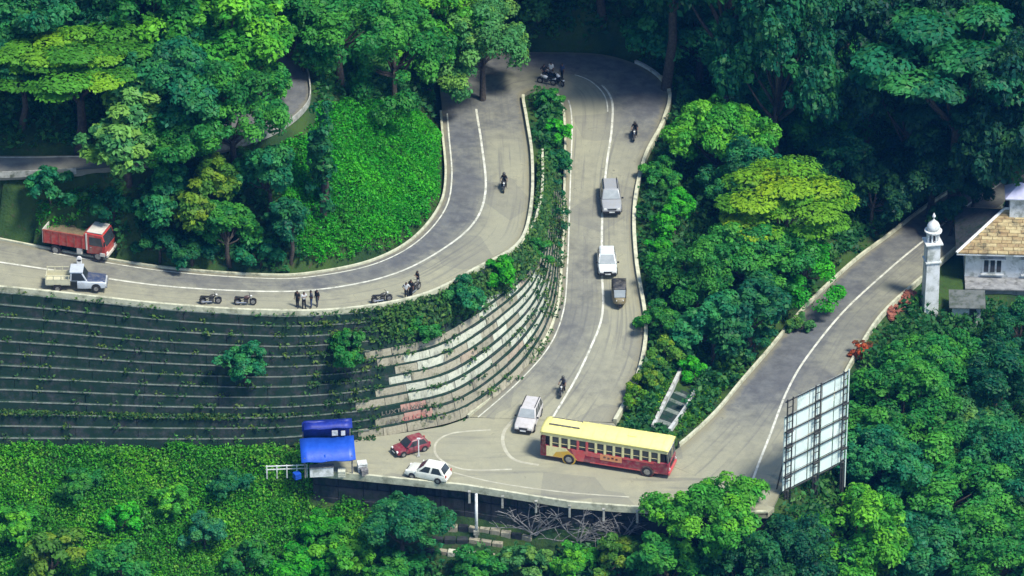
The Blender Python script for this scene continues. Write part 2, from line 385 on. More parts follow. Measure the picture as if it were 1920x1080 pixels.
n_ = len(C); AA = np.zeros((n_ + 3, n_ + 3)); AA[:n_, :n_] = -K + np.eye(n_) * .15
AA[:n_, n_] = 1; AA[:n_, n_ + 1:] = C[:, :2]; AA[n_, :n_] = 1; AA[n_ + 1:, :n_] = C[:, :2].T
sol = np.linalg.solve(AA, np.concatenate([C[:, 2], [0, 0, 0]]))
CELL = .8; X0, X1, Y0, Y1 = -72, 72, -34, 130
gx = np.arange(X0, X1 + .01, CELL); gy = np.arange(Y0, Y1 + .01, CELL)
GX, GY = np.meshgrid(gx, gy)
q = np.stack([GX.ravel(), GY.ravel()], 1); GZ = np.empty(len(q))
for s in range(0, len(q), 4000):
    e = q[s:s + 4000]; k = -np.linalg.norm(e[:, None] - C[None, :, :2], axis=2)
    GZ[s:s + 4000] = k @ sol[:n_] + sol[n_] + e @ sol[n_ + 1:]
GZ = GZ.reshape(GX.shape)
bump = sum(np.sin(GX * a + b) * np.sin(GY * c + d_) * e for a, b, c, d_, e in ((.7, 1, .6, 2, .18), (1.7, .3, 1.3, 1, .1), (.31, 2, .27, .5, .3)))
GZ += bump
LIM = np.full(GZ.shape, 1e9)
def limit(p, dz):
    i = (p[:, 0] - X0) / CELL; j = (p[:, 1] - Y0) / CELL
    for a in (0, 1):
        for b in (0, 1):
            ii = np.clip(np.floor(i).astype(int) + a, 0, len(gx) - 1); jj = np.clip(np.floor(j).astype(int) + b, 0, len(gy) - 1)
            np.minimum.at(LIM, (jj, ii), p[:, 2] - dz)
for A in RD.values():
    A2 = np.array([A[i] + (A[min(i + 1, len(A) - 1)] - A[i]) * k / 3 for i in range(len(A)) for k in range(3)])
    for f in np.linspace(-.01, 1.01, 26): limit(A2[:, :3] + (A2[:, 3:6] - A2[:, :3]) * f, .3)
for i in range(len(WTS) - 1):
    for k in range(4):
        a = WTS[i] + (WTS[i + 1] - WTS[i]) * k / 4; b = WBS[i] + (WBS[i + 1] - WBS[i]) * k / 4
        limit(np.array([a + (b - a) * f for f in np.linspace(0, .93, 12)]), .95)
pp = np.array([[p.x, p.y] for p in plaza_pts])
mask = inpoly(GX, GY, [tuple(a) for a in pp]); LIM[mask] = np.minimum(LIM[mask], -.4)
GZ = np.minimum(GZ, LIM)
def tz(x, y):
    i = min(max((x - X0) / CELL, 0), len(gx) - 1.001); j = min(max((y - Y0) / CELL, 0), len(gy) - 1.001)
    a, b = int(i), int(j); u, v = i - a, j - b
    return (GZ[b, a] * (1 - u) + GZ[b, a + 1] * u) * (1 - v) + (GZ[b + 1, a] * (1 - u) + GZ[b + 1, a + 1] * u) * v
def tz_np(x, y):
    i = np.clip((x - X0) / CELL, 0, len(gx) - 1.001); j = np.clip((y - Y0) / CELL, 0, len(gy) - 1.001)
    a = i.astype(int); b = j.astype(int); u = i - a; v = j - b
    return (GZ[b, a] * (1 - u) + GZ[b, a + 1] * u) * (1 - v) + (GZ[b + 1, a] * (1 - u) + GZ[b + 1, a + 1] * u) * v
def hit_terrain(px, py):
    d = ray(px, py); prev = 330.0; t = 330.0
    while t < 640:
        p = CAMP + d * t
        if p.z < tz(p.x, p.y):
            lo, hi = prev, t
            for _ in range(12):
                mid = (lo + hi) / 2; p = CAMP + d * mid
                if p.z < tz(p.x, p.y): hi = mid
                else: lo = mid
            return CAMP + d * hi
        prev = t; t += .8
    return CAMP + d * 520
# mesh: fine patch plus a coarse apron far out
vs = np.stack([GX.ravel(), GY.ravel(), GZ.ravel()], 1).tolist(); nx, ny = len(gx), len(gy)
fs = [(j * nx + i, j * nx + i + 1, (j + 1) * nx + i + 1, (j + 1) * nx + i) for j in range(ny - 1) for i in range(nx - 1)]
loop = [i for i in range(nx)] + [j * nx + nx - 1 for j in range(1, ny)] + [(ny - 1) * nx + i for i in range(nx - 2, -1, -1)] + [j * nx for j in range(ny - 2, 0, -1)]
cx_, cy_ = 0, 45; base = len(vs)
for i in loop:
    x, y, z = vs[i]; k = 9
    vs.append((cx_ + (x - cx_) * k, cy_ + (y - cy_) * k, z * 1.0 + (60 if y > 100 else -40 if y < -30 else 0)))
for a in range(len(loop)):
    b = (a + 1) % len(loop); fs.append((loop[a], loop[b], base + b, base + a))
me = bpy.data.meshes.new('terrain'); me.from_pydata(vs, [], fs); me.polygons.foreach_set('use_smooth', [True] * len(me.polygons))
terrain = tag(link('terrain', me, M['terrain']), 'steep mossy hillside ground under the trees and roads', kind='structure')

# ------------------------------------------------------------------ roads
road_polys_v = []; road_polys_f = []
def road(name, A, label):
    nv = len(CF); vs = []; col = []; L = 0
    for i, r in enumerate(A):
        if i: L += np.linalg.norm((A[i, :3] + A[i, 3:6]) / 2 - (A[i - 1, :3] + A[i - 1, 3:6]) / 2)
        for f in CF:
            q = r[:3] + (r[3:6] - r[:3]) * f; vs.append((q[0], q[1], q[2] + .004))
            s = 1 / (1 + math.exp(-(f - r[6]) * 16)); col.append((r[7] * (1 - s) + r[8] * s, f, L / 100, 1))
    fs = [(i * nv + k, i * nv + k + 1, (i + 1) * nv + k + 1, (i + 1) * nv + k) for i in range(len(A) - 1) for k in range(nv - 1)]
    b = len(road_polys_v); road_polys_v.extend(vs); road_polys_f.extend([tuple(x + b for x in f) for f in fs])
    # skirts down both sides
    for k0 in (0, nv - 1):
        n0 = len(vs)
        for i in range(len(A)):
            x, y, z = vs[i * nv + k0]; vs.append((x, y, z - .6)); col.append((.5, .5, 0, 1))
        fs += [(i * nv + k0, (i + 1) * nv + k0, n0 + i + 1, n0 + i) for i in range(len(A) - 1)]
    me = bpy.data.meshes.new(name); me.from_pydata(vs, [], fs)
    at = me.attributes.new('dust', 'FLOAT_COLOR', 'POINT'); at.data.foreach_set('color', np.array(col, dtype=np.float32).ravel())
    bm = bmesh.new(); bm.from_mesh(me); bmesh.ops.recalc_face_normals(bm, faces=bm.faces); bm.to_mesh(me); bm.free()
    return tag(link(name, me, M['road']), label, kind='structure')
r_main = road('road', RD['main'], 'long road curving above the stone wall and round the top bend')
r_right = road('road', RD['right'], 'lower road running away behind the billboard and minaret')
r_up = road('road', RD['upper'], 'upper road glimpsed between trees on the left hillside')
# plaza slab
bm = bmesh.new(); vt = [bm.verts.new(p) for p in plaza_pts]; f = bm.faces.new(vt)
bmesh.ops.triangulate(bm, faces=[f]); bmesh.ops.subdivide_edges(bm, edges=bm.edges, cuts=3, use_grid_fill=True)
ge = bmesh.ops.extrude_face_region(bm, geom=list(bm.faces)); bmesh.ops.translate(bm, vec=(0, 0, -.45), verts=[g for g in ge['geom'] if isinstance(g, bmesh.types.BMVert)])
bmesh.ops.recalc_face_normals(bm, faces=bm.faces)
me = bpy.data.meshes.new('road_bend_plaza'); bm.to_mesh(me); bm.free()
at = me.attributes.new('dust', 'FLOAT_COLOR', 'POINT')
cc = []
for v in me.vertices: cc += [.85, .5 + v.co.y * .03, v.co.x * .01, 1]
at.data.foreach_set('color', cc)
plaza = tag(link('road_bend', me, M['road']), 'wide dusty bend of the road where the bus is turning', kind='structure')
b0 = len(road_polys_v); road_polys_v += [tuple(p) for p in plaza_pts]; road_polys_f.append(tuple(range(b0, b0 + len(plaza_pts))))
RBVH = BVHTree.FromPolygons([Vector(v) for v in road_polys_v], road_polys_f)
def on_road(px, py):
    h = RBVH.ray_cast(CAMP, ray(px, py), 2000)
    return h[0] if h[0] is not None else hit_terrain(px, py)

def ribbon(name, pts, wdt, mat, parent, dz=.012):
    vs = []; fs = []
    for i, p in enumerate(pts):
        t = np.array(pts[min(i + 1, len(pts) - 1)]) - np.array(pts[max(i - 1, 0)]); nrm = np.array([-t[1], t[0], 0]); nrm /= np.linalg.norm(nrm)
        for s in (-.5, .5): q = np.array(p) + nrm * wdt * s; vs.append((q[0], q[1], q[2] + dz))
    fs = [(2 * i, 2 * i + 1, 2 * i + 3, 2 * i + 2) for i in range(len(pts) - 1)]
    me = bpy.data.meshes.new(name); me.from_pydata(vs, [], fs); return link(name, me, mat, parent)
A = RD['main']
def mid(A, i0, i1, off=0): return [A[i, :3] + (A[i, 3:6] - A[i, :3]) * (A[i, 6] + off) for i in range(i0, i1)]
ribbon('centre_line', mid(A, 0, 112), .2, M['line'], r_main)
ribbon('centre_line', mid(A, 172, len(A) - 1), .2, M['line'], r_main)
ribbon('centre_line', mid(RD['right'], 4, len(RD['right'])), .2, M['line'], r_right)
ribbon('centre_line', mid(A, 160, 186, .05), .12, M['line'], r_main)
ribbon('edge_line', [A[i, :3] + (A[i, 3:6] - A[i, :3]) * .06 for i in range(20, 108)], .13, M['line'], r_main)
ribbon('edge_line', [A[i, :3] + (A[i, 3:6] - A[i, :3]) * .94 for i in range(178, len(A))], .12, M['line'], r_main)
ribbon('edge_line', [q for q in (RD['upper'][:, :3] + (RD['upper'][:, 3:6] - RD['upper'][:, :3]) * .08)], .15, M['line'], r_up)
M['worn'] = nmat('worn_paint', (.50, .48, .36), (.36, .34, .25), 1.3, .85, .1, lo=.3, hi=.6)
def smooth(pts, n=8): return resample([tuple(p) for p in pts], n)
ribbon('worn_line', smooth([P(x, y, PLZ) for x, y in [(965, 785), (945, 810), (945, 838), (965, 862), (1010, 872)]]), .3, M['worn'], plaza, .008)
ribbon('worn_line', smooth([P(x, y, PLZ) for x, y in [(920, 806), (850, 812), (818, 830), (822, 858), (870, 880), (960, 880)]]), .2, M['worn'], plaza, .008)
ribbon('worn_line', smooth([P(x, y, PLZ) for x, y in [(850, 886), (930, 905), (1050, 922), (1180, 932)]]), .16, M['worn'], plaza, .008)

def sweep(name, pts, wdt, h, mat, label, below=.3, parent=None, step_gap=0):
    """square kerb / parapet following a line"""
    b = MB(); rings = []
    for i, p in enumerate(pts):
        t = np.array(pts[min(i + 1, len(pts) - 1)]) - np.array(pts[max(i - 1, 0)]); nrm = np.array([-t[1], t[0], 0]); nrm /= np.linalg.norm(nrm)
        p = np.array(p); a = p - nrm * wdt / 2; c = p + nrm * wdt / 2; up = np.array([0, 0, 1.])
        rings.append([a - up * below, c - up * below, c + up * h, a + up * h])
    b.loft(rings); o = b.build(name, mat, parent)
    if label: tag(o, label, kind='structure')
    return o
def edge(A, second, off, i0=0, i1=None):
    out = []
    for r in A[i0:i1]:
        a, b_ = (r[:3], r[3:6]) if not second else (r[3:6], r[:3]); d = a - b_; d[2] = 0; d = d / np.linalg.norm(d); out.append(a + d * off)
    return out
sweep('kerb', edge(A, False, .14, 0, 108), .2, .16, M['kerb'], 'cream painted kerb below the green creeper slope')
sweep('kerb', edge(A, False, .14, 174), .32, .34, M['kerb'], 'thick cream kerb along the tree side of the main road')
M['kerb_grey'] = nmat('bare_kerb', (.55, .55, .5), (.42, .42, .4), 2.2, .8, .2, dirt=(.2, .2, .16))
sweep('kerb', edge(A, False, .14, 166, 175), .25, .3, M['kerb_grey'], 'short bare concrete kerb at the outside of the top bend')
sweep('parapet', edge(A, True, .16, 0, 122), .26, .42, M['kerb'], 'cream parapet along the top of the stone wall')
sweep('kerb', edge(A, True, .13, 168), .22, .22, M['kerb'], 'cream kerb at the foot of the curved stone wall')
sweep('parapet', [P(x, y, z) for x, y, z in [(1017, 285, 7.3), (1018, 330, 7.5), (1016, 370, 7.7), (1005, 415, 8.0), (985, 448, 8.3), (972, 470, 8.4)]], .22, .35, M['kerb'], 'second low parapet beside the planted strip between the roads')
sweep('kerb', edge(RD['right'], False, .13, 10), .22, .3, M['kerb'], 'cream kerb on the tree side of the lower road')
sweep('kerb', edge(RD['right'], True, .13, 26), .22, .3, M['kerb'], 'cream kerb on the minaret side of the lower road')
sweep('guard_rail', edge(RD['upper'], True, .1, 0, 24), .1, .3, M['concrete'], 'pale guard rail along the upper road at left')
sweep('guard_rail', edge(RD['upper'], True, .1, 42), .1, .3, M['concrete'], 'pale guard rail round the upper bend seen through leaves')
sweep('kerb', [Vector(p) + Vector((0, .12, 0)) for p in FRONT], .24, .14, M['kerb'], 'cream edge beam along the front of the wide bend', below=.5)

# ------------------------------------------------------------------ stepped retaining wall
wall = empty('retaining_wall', tuple(WBS[60]), 0, 'tall stepped stone retaining wall below the upper road, mossy left, whitewashed right', 'wall')
woff = Vector(WBS[60])
NC = 13
CREAM = [(697, 735), (715, 672), (790, 645), (835, 640), (890, 580), (935, 545), (1000, 500), (1040, 560), (1000, 640), (910, 700), (830, 752), (760, 786), (690, 815)]
Ls = np.concatenate([[0], np.cumsum(np.linalg.norm(np.diff((WTS + WBS) / 2, axis=0), axis=1))])
def at_len(arr, l): return np.array([np.interp(l, Ls, arr[:, k]) for k in range(3)])
LT = Ls[-1]
def wpt(l, f, z): t_, b_ = at_len(WTS, l), at_len(WBS, l); q = t_ + (b_ - t_) * f; return Vector((q[0], q[1], z)) - woff
def wz(l, f): return at_len(WTS, l)[2] * (1 - f) + at_len(WBS, l)[2] * f
cream_blocks = []
for k in range(NC):
    l = -1.2 * (k % 2)
    while l < LT - .2:
        pxl, pyl = to_px(Vector(at_len(WTS, min(max(l, 0), LT))) * (1 - (k + .5) / NC) + Vector(at_len(WBS, min(max(l, 0), LT))) * ((k + .5) / NC))
        long_ = 2.2 if pxl > 640 else 5.2
        e = min(l + long_ * random.uniform(.8, 1.25), LT)
        if LT - e < .8: e = LT
        a0 = max(l, 0) + .02; a1 = e - .02
        if a1 - a0 < .15: l = e; continue
        jo = random.uniform(-.05, .05) / NC * 2; jz = random.uniform(-.04, .03)
        b = MB(); ns = max(1, int((a1 - a0) / .9)); rings = []
        for s in range(ns + 1):
            u = a0 + (a1 - a0) * s / ns
            f0, f1 = max((k - .5) / NC, 0), (k + .93) / NC + jo
            zt, zb = wz(u, k / NC) + jz, wz(u, (k + 1) / NC) - .06
            rings.append([wpt(u, f0, zb), wpt(u, f1 + (.022 if pxl > 660 else .012), zb), wpt(u, f1 - (.012 if pxl > 660 else 0), zt), wpt(u, f0, zt)])
        b.loft(rings)
        um = (a0 + a1) / 2; cpx_, cpy_ = to_px(wpt(um, (k + .9) / NC, wz(um, (k + .5) / NC)) + woff)
        ins = bool(inpoly(np.array([cpx_]), np.array([cpy_]), CREAM)[0])
        if ins and random.random() < .95: mt = M['pinkish'] if random.random() < .08 else M['buff'] if random.random() < .15 else M['cream']; cream_blocks.append((k, a0, a1, cpx_, cpy_, jo))
        elif cpx_ > 690 and k > 3 and random.random() < .97: mt = M['buff']
        else: mt = M['mossy']
        if k in (10, 11) and 735 < cpx_ < 812 and cpy_ > 720: mt = M['redstain']
        b.build('stone_block', mt, wall)
        l = e
    # thin concrete capping on the ledge
    ucut = float(np.interp(690, [to_px(WTS[i] * (1 - k / NC) + WBS[i] * k / NC)[0] for i in range(len(WTS))], Ls))
    for (ua, ub, nn, mt) in ((.05, ucut, 60, M['ledge']), (ucut + .02, LT - .05, 45, M['mossy'])):
     b = MB(); rings = []
     for u in np.linspace(ua, ub, nn):
        f0, f1 = (k + (.74 if ub == ucut else .1)) / NC, (k + (.99 if ub == ucut else .80)) / NC; z = wz(u, k / NC)
        rings.append([wpt(u, f0, z - .03), wpt(u, f1, z - .03), wpt(u, f1, z + .05), wpt(u, f0, z + .05)])
     b.loft(rings).build('ledge', mt, wall)
# faded painted lettering on two whitewashed courses
M['ink'] = nmat('faded_dark_paint', (.10, .09, .07), (.22, .2, .16), 5, .9, .05)
M['inkred'] = nmat('faded_red_paint', (.42, .10, .08), (.50, .25, .2), 5, .9, .05)
def wall_text(txt, pxc, k, hgt, mat):
    cu = bpy.data.curves.new('wall_lettering', 'FONT'); cu.body = txt; cu.size = hgt * 1.35; cu.extrude = .0; cu.space_character = 1.15; cu.offset = .012
    o = bpy.data.objects.new('tmp', cu); COL.objects.link(o); dg = bpy.context.evaluated_depsgraph_get()
    me = bpy.data.meshes.new_from_object(o.evaluated_get(dg)); bpy.data.objects.remove(o)
    # start length whose pixel x matches
    us = np.linspace(0, LT, 500); xs = [to_px(wpt(u, (k + .95) / NC, wz(u, (k + .5) / NC)) + woff)[0] for u in us]; u0 = us[int(np.argmin(np.abs(np.array(xs) - pxc)))]
    for v in me.vertices:
        u = u0 + v.co.x; f = (k + .93) / NC + .02; zb = wz(u, (k + 1) / NC) + .12
        q = wpt(u, f, zb + v.co.y); d = (wpt(u, 1, 0) - wpt(u, 0, 0)); d.z = 0; v.co = q + d.normalized() * .05
    me.materials.clear(); return link('wall_lettering', me, mat, wall)
wall_text('LUXTAL', 712, 10, .42, M['ink']); wall_text('WEIT', 768, 10, .46, M['ink'])
wall_text('APP', 722, 11, .42, M['ink']); wall_text('CLICK', 752, 11, .48, M['inkred'])

# front retaining wall under the wide bend, with ledges
fw = empty('retaining_wall', tuple(FRONT[4]), 0, 'dark stone wall under the front edge of the wide bend', 'wall')
fo = Vector(FRONT[4])
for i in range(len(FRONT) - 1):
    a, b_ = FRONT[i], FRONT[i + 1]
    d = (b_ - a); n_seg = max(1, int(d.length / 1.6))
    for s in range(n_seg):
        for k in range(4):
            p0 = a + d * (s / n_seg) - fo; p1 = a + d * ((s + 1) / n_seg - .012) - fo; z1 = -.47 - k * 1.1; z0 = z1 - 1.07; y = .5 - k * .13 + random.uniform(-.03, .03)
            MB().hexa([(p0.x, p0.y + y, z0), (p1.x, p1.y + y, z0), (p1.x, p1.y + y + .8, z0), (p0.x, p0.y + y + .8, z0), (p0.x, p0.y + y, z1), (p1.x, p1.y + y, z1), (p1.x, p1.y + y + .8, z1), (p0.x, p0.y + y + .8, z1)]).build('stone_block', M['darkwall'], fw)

# ------------------------------------------------------------------ foliage
def leaf_mesh(name, pos, nrm, size, t0, t1, aspect=.55):
    n = len(pos); nrm = nrm / np.linalg.norm(nrm, axis=1, keepdims=True)
    r = rng.normal(size=(n, 3)); tg = np.cross(nrm, r); tg /= np.linalg.norm(tg, axis=1, keepdims=True); bt = np.cross(nrm, tg)
    s = size[:, None]; V = np.empty((n, 4, 3))
    V[:, 0] = pos - tg * s * .55; V[:, 1] = pos + bt * s * aspect * .6 + nrm * s * .10
    V[:, 2] = pos + tg * s * .6 - nrm * s * .12; V[:, 3] = pos - bt * s * aspect * .6 + nrm * s * .10
    me = bpy.data.meshes.new(name); me.vertices.add(n * 4); me.vertices.foreach_set('co', V.ravel())
    me.loops.add(n * 4); me.loops.foreach_set('vertex_index', np.arange(n * 4, dtype=np.int32))
    me.polygons.add(n); me.polygons.foreach_set('loop_start', np.arange(0, n * 4, 4, dtype=np.int32))
    try: me.polygons.foreach_set('loop_total', np.full(n, 4, dtype=np.int32))
    except Exception: pass
    me.update(calc_edges=True)
    at = me.attributes.new('tint', 'FLOAT_COLOR', 'POINT')
    c = np.stack([t0, t1, rng.random(n), np.ones(n)], 1); at.data.foreach_set('color', np.repeat(c, 4, axis=0).astype(np.float32).ravel())
    me.materials.append(M['leaf']); return me
def unit(n):
    v = rng.normal(size=(n, 3)); return v / np.linalg.norm(v, axis=1, keepdims=True)
UP3 = np.array([0, 0, 1.])
def fill_clumps(cents, rads, per, leaf, flat=1.0, upb=.5, cc=None):
    cents = np.array(cents); rads = np.array(rads); cnt = np.maximum(4, (per * (rads / rads.mean()) ** 2).astype(int))
    idx = np.repeat(np.arange(len(cents)), cnt); n = len(idx)
    core = cents.mean(axis=0) if cc is None else cc
    out = cents[idx] - core; out /= np.linalg.norm(out, axis=1, keepdims=True) + 1e-6
    d = unit(n) + .45 * UP3 + .35 * out; d /= np.linalg.norm(d, axis=1, keepdims=True)
    rr = rads[idx] * (.55 + .5 * rng.random(n) ** .6)
    off = d * rr[:, None]; off[:, 2] *= flat
    pos = cents[idx] + off
    nr = d * .8 + UP3 * upb + unit(n) * .55
    return pos, nr, leaf * (.5 + 1.1 * rng.random(n) ** 1.5), rng.random(n), rng.random(len(cents))[idx]

def crown_round(Rr=5., Hh=4.2, nl=10, nc=8, per=80, leaf=.46, droop=0.):
    lobes = []; lrad = []
    while len(lobes) < nl:
        d = unit(1)[0]
        if d[2] < -.45: continue
        q = random.uniform(.35, .8); lobes.append(d * np.array([Rr, Rr, Hh]) * q); lrad.append(Rr * random.uniform(.22, .46) * (1.25 - .5 * q))
    lobes.append(np.array([0, 0, Hh * .25])); lrad.append(Rr * .45); cents = []; rads = []
    for lo, lr in zip(lobes, lrad):
        for _ in range(nc):
            d = unit(1)[0]; d = d + .5 * lo / (np.linalg.norm(lo) + 1e-6) + .25 * UP3; d /= np.linalg.norm(d)
            c = lo + d * lr * random.uniform(.5, 1.15) * np.array([1, 1, .8])
            c[2] -= droop * max(0, np.linalg.norm(c[:2]) / Rr - .5) * Rr
            cents.append(c); rads.append(Rr * random.choice((.07, .1, .13, .17, .2)) * random.uniform(.9, 1.15))
    return fill_clumps(cents, rads, per, leaf, flat=.8, cc=np.array([0, 0, -Hh * .3])), lobes
def crown_layer(Rr=6., Hh=3.2, npl=26, per=230, leaf=.5):
    cents = []; rads = []; lobes = []
    for _ in range(npl):
        a = random.uniform(0, 6.283); q = math.sqrt(random.random()) * .78
        c = np.array([math.cos(a) * Rr * q, math.sin(a) * Rr * q, Hh * (random.uniform(-.1, .45) + .5 * (1 - q * q))])
        cents.append(c); rads.append(Rr * random.uniform(.2, .33)); lobes.append(c)
    return fill_clumps(cents, rads, per, leaf, flat=.17, upb=1.5), lobes[:10]
def crown_column(Rr=1., Hh=4., nc=34, per=46, leaf=.3):
    cents = []; rads = []
    for i in range(nc):
        h = random.random(); a = random.uniform(0, 6.283); q = random.uniform(.2, .75) * (1 - .35 * h)
        cents.append(np.array([math.cos(a) * Rr * q, math.sin(a) * Rr * q, Hh * (h * 2 - 1)])); rads.append(Rr * random.uniform(.3, .5))
    return fill_clumps(cents, rads, per, leaf), [np.array([0, 0, Hh * .5])]
PROTO = {}
def make_proto(key, gen, hc, tr, seed):
    global rng
    random.seed(seed); rng = np.random.default_rng(seed)
    data, lobes = gen()
    cm = leaf_mesh('crown_' + key, *data)
    b = MB(); bend = Vector((random.uniform(-.1, .1) * hc, random.uniform(-.1, .1) * hc, 0))
    top = Vector((0, 0, hc * .95))
    b.tube([(0, 0, -1.2), (0, 0, 0), Vector((0, 0, hc * .35)) + bend, Vector((0, 0, hc * .65)) + bend * .8, top], [tr * 1.5, tr * 1.25, tr, tr * .8, tr * .55], 8)
    for lo in lobes:
        st = Vector((0, 0, hc * random.uniform(.5, .75))) + bend * .8; en = Vector(lo) * .85 + Vector((0, 0, hc))
        b.tube([st, st.lerp(en, .5) + Vector((0, 0, -.2)), en], [tr * .5, tr * .32, tr * .12], 5)
    tm = b.mesh('trunk_' + key); tm.materials.append(M['bark']); tm.polygons.foreach_set('use_smooth', [True] * len(tm.polygons))
    PROTO[key] = (cm, tm, hc)
make_proto('round1', lambda: crown_round(5, 4.3, 15, 12, 84, .29), 5.6, .3, 1)
make_proto('round2', lambda: crown_round(5, 3.7, 17, 11, 80, .30), 5.4, .3, 2)
make_proto('round3', lambda: crown_round(5, 5.2, 15, 12, 84, .29), 6.6, .28, 3)
make_proto('droop', lambda: crown_round(5, 4.4, 15, 12, 84, .28, droop=1.0), 6.2, .28, 4)
make_proto('layer1', lambda: crown_layer(6, 3.4, 36, 340, .33), 7.4, .34, 5)
make_proto('layer2', lambda: crown_layer(6, 4.4, 40, 310, .31), 7.4, .32, 6)
make_proto('bush1', lambda: crown_round(2, 1.5, 9, 9, 46, .22), 1.2, .1, 7)
make_proto('bush2', lambda: crown_round(2, 1.8, 8, 9, 46, .21), 1.5, .1, 8)
make_proto('small', lambda: crown_round(3, 2.6, 10, 10, 66, .26), 3.3, .17, 9)
make_proto('column', lambda: crown_column(1.1, 3.4), 3.6, .3, 10)
make_proto('sparse', lambda: crown_round(2.4, 2.2, 8, 4, 13, .3), 2.6, .09, 12)
random.seed(99); rng = np.random.default_rng(5)
NOM = {'round1': 5, 'round2': 5, 'round3': 5, 'droop': 5, 'layer1': 6, 'layer2': 6, 'bush1': 2, 'bush2': 2, 'small': 3, 'column': 1.1, 'sparse': 2.4}
DARK = (.007, .088, .045); TEAL = (.012, .135, .058); MID = (.020, .165, .030); BRI = (.045, .260, .022); YEL = (.090, .265, .014); PALE = (.055, .205, .058); GRN = (.022, .280, .014); OLIVE = (.065, .19, .022); SHADE_GREEN = (.006, .050, .036)  # last green is darkened to carry the shade of hollow and gap
TREES = []
def tree(px, py, rpx, kind, colr, label, name=None, hz=1.0, group=None, base=None, cat=None):
    cm, tm, hc = PROTO[kind]; sc = rpx * (1.15 if NOM[kind] > 2.9 else 1.05) / 22. / NOM[kind]
    if base is None:
        base = hit_terrain(px, py + hc * sc * hz * 19.05)
    nm = name or ('shrub' if kind.startswith('bush') else 'broadleaf_tree')
    o = empty(nm, (base.x, base.y, base.z - .05), random.uniform(0, 6.283), label, cat or ('shrub' if nm == 'shrub' else 'tree'), group)
    o.scale = (sc * random.uniform(.92, 1.2), sc * random.uniform(.92, 1.15), sc * hz)
    tr = link('trunk', tm, None, o); cr = link('crown', cm, None, o); cr.location = (0, 0, hc)
    v = random.uniform(1.0, 1.3); cr.color = (colr[0] * v, colr[1] * v, colr[2] * v, 1)
    TREES.append(o); return o
G1 = 'trees on the left hillside'; G2 = 'trees right of the main road'; G3 = 'trees in the lower right foreground'; G4 = 'trees behind the top bend'
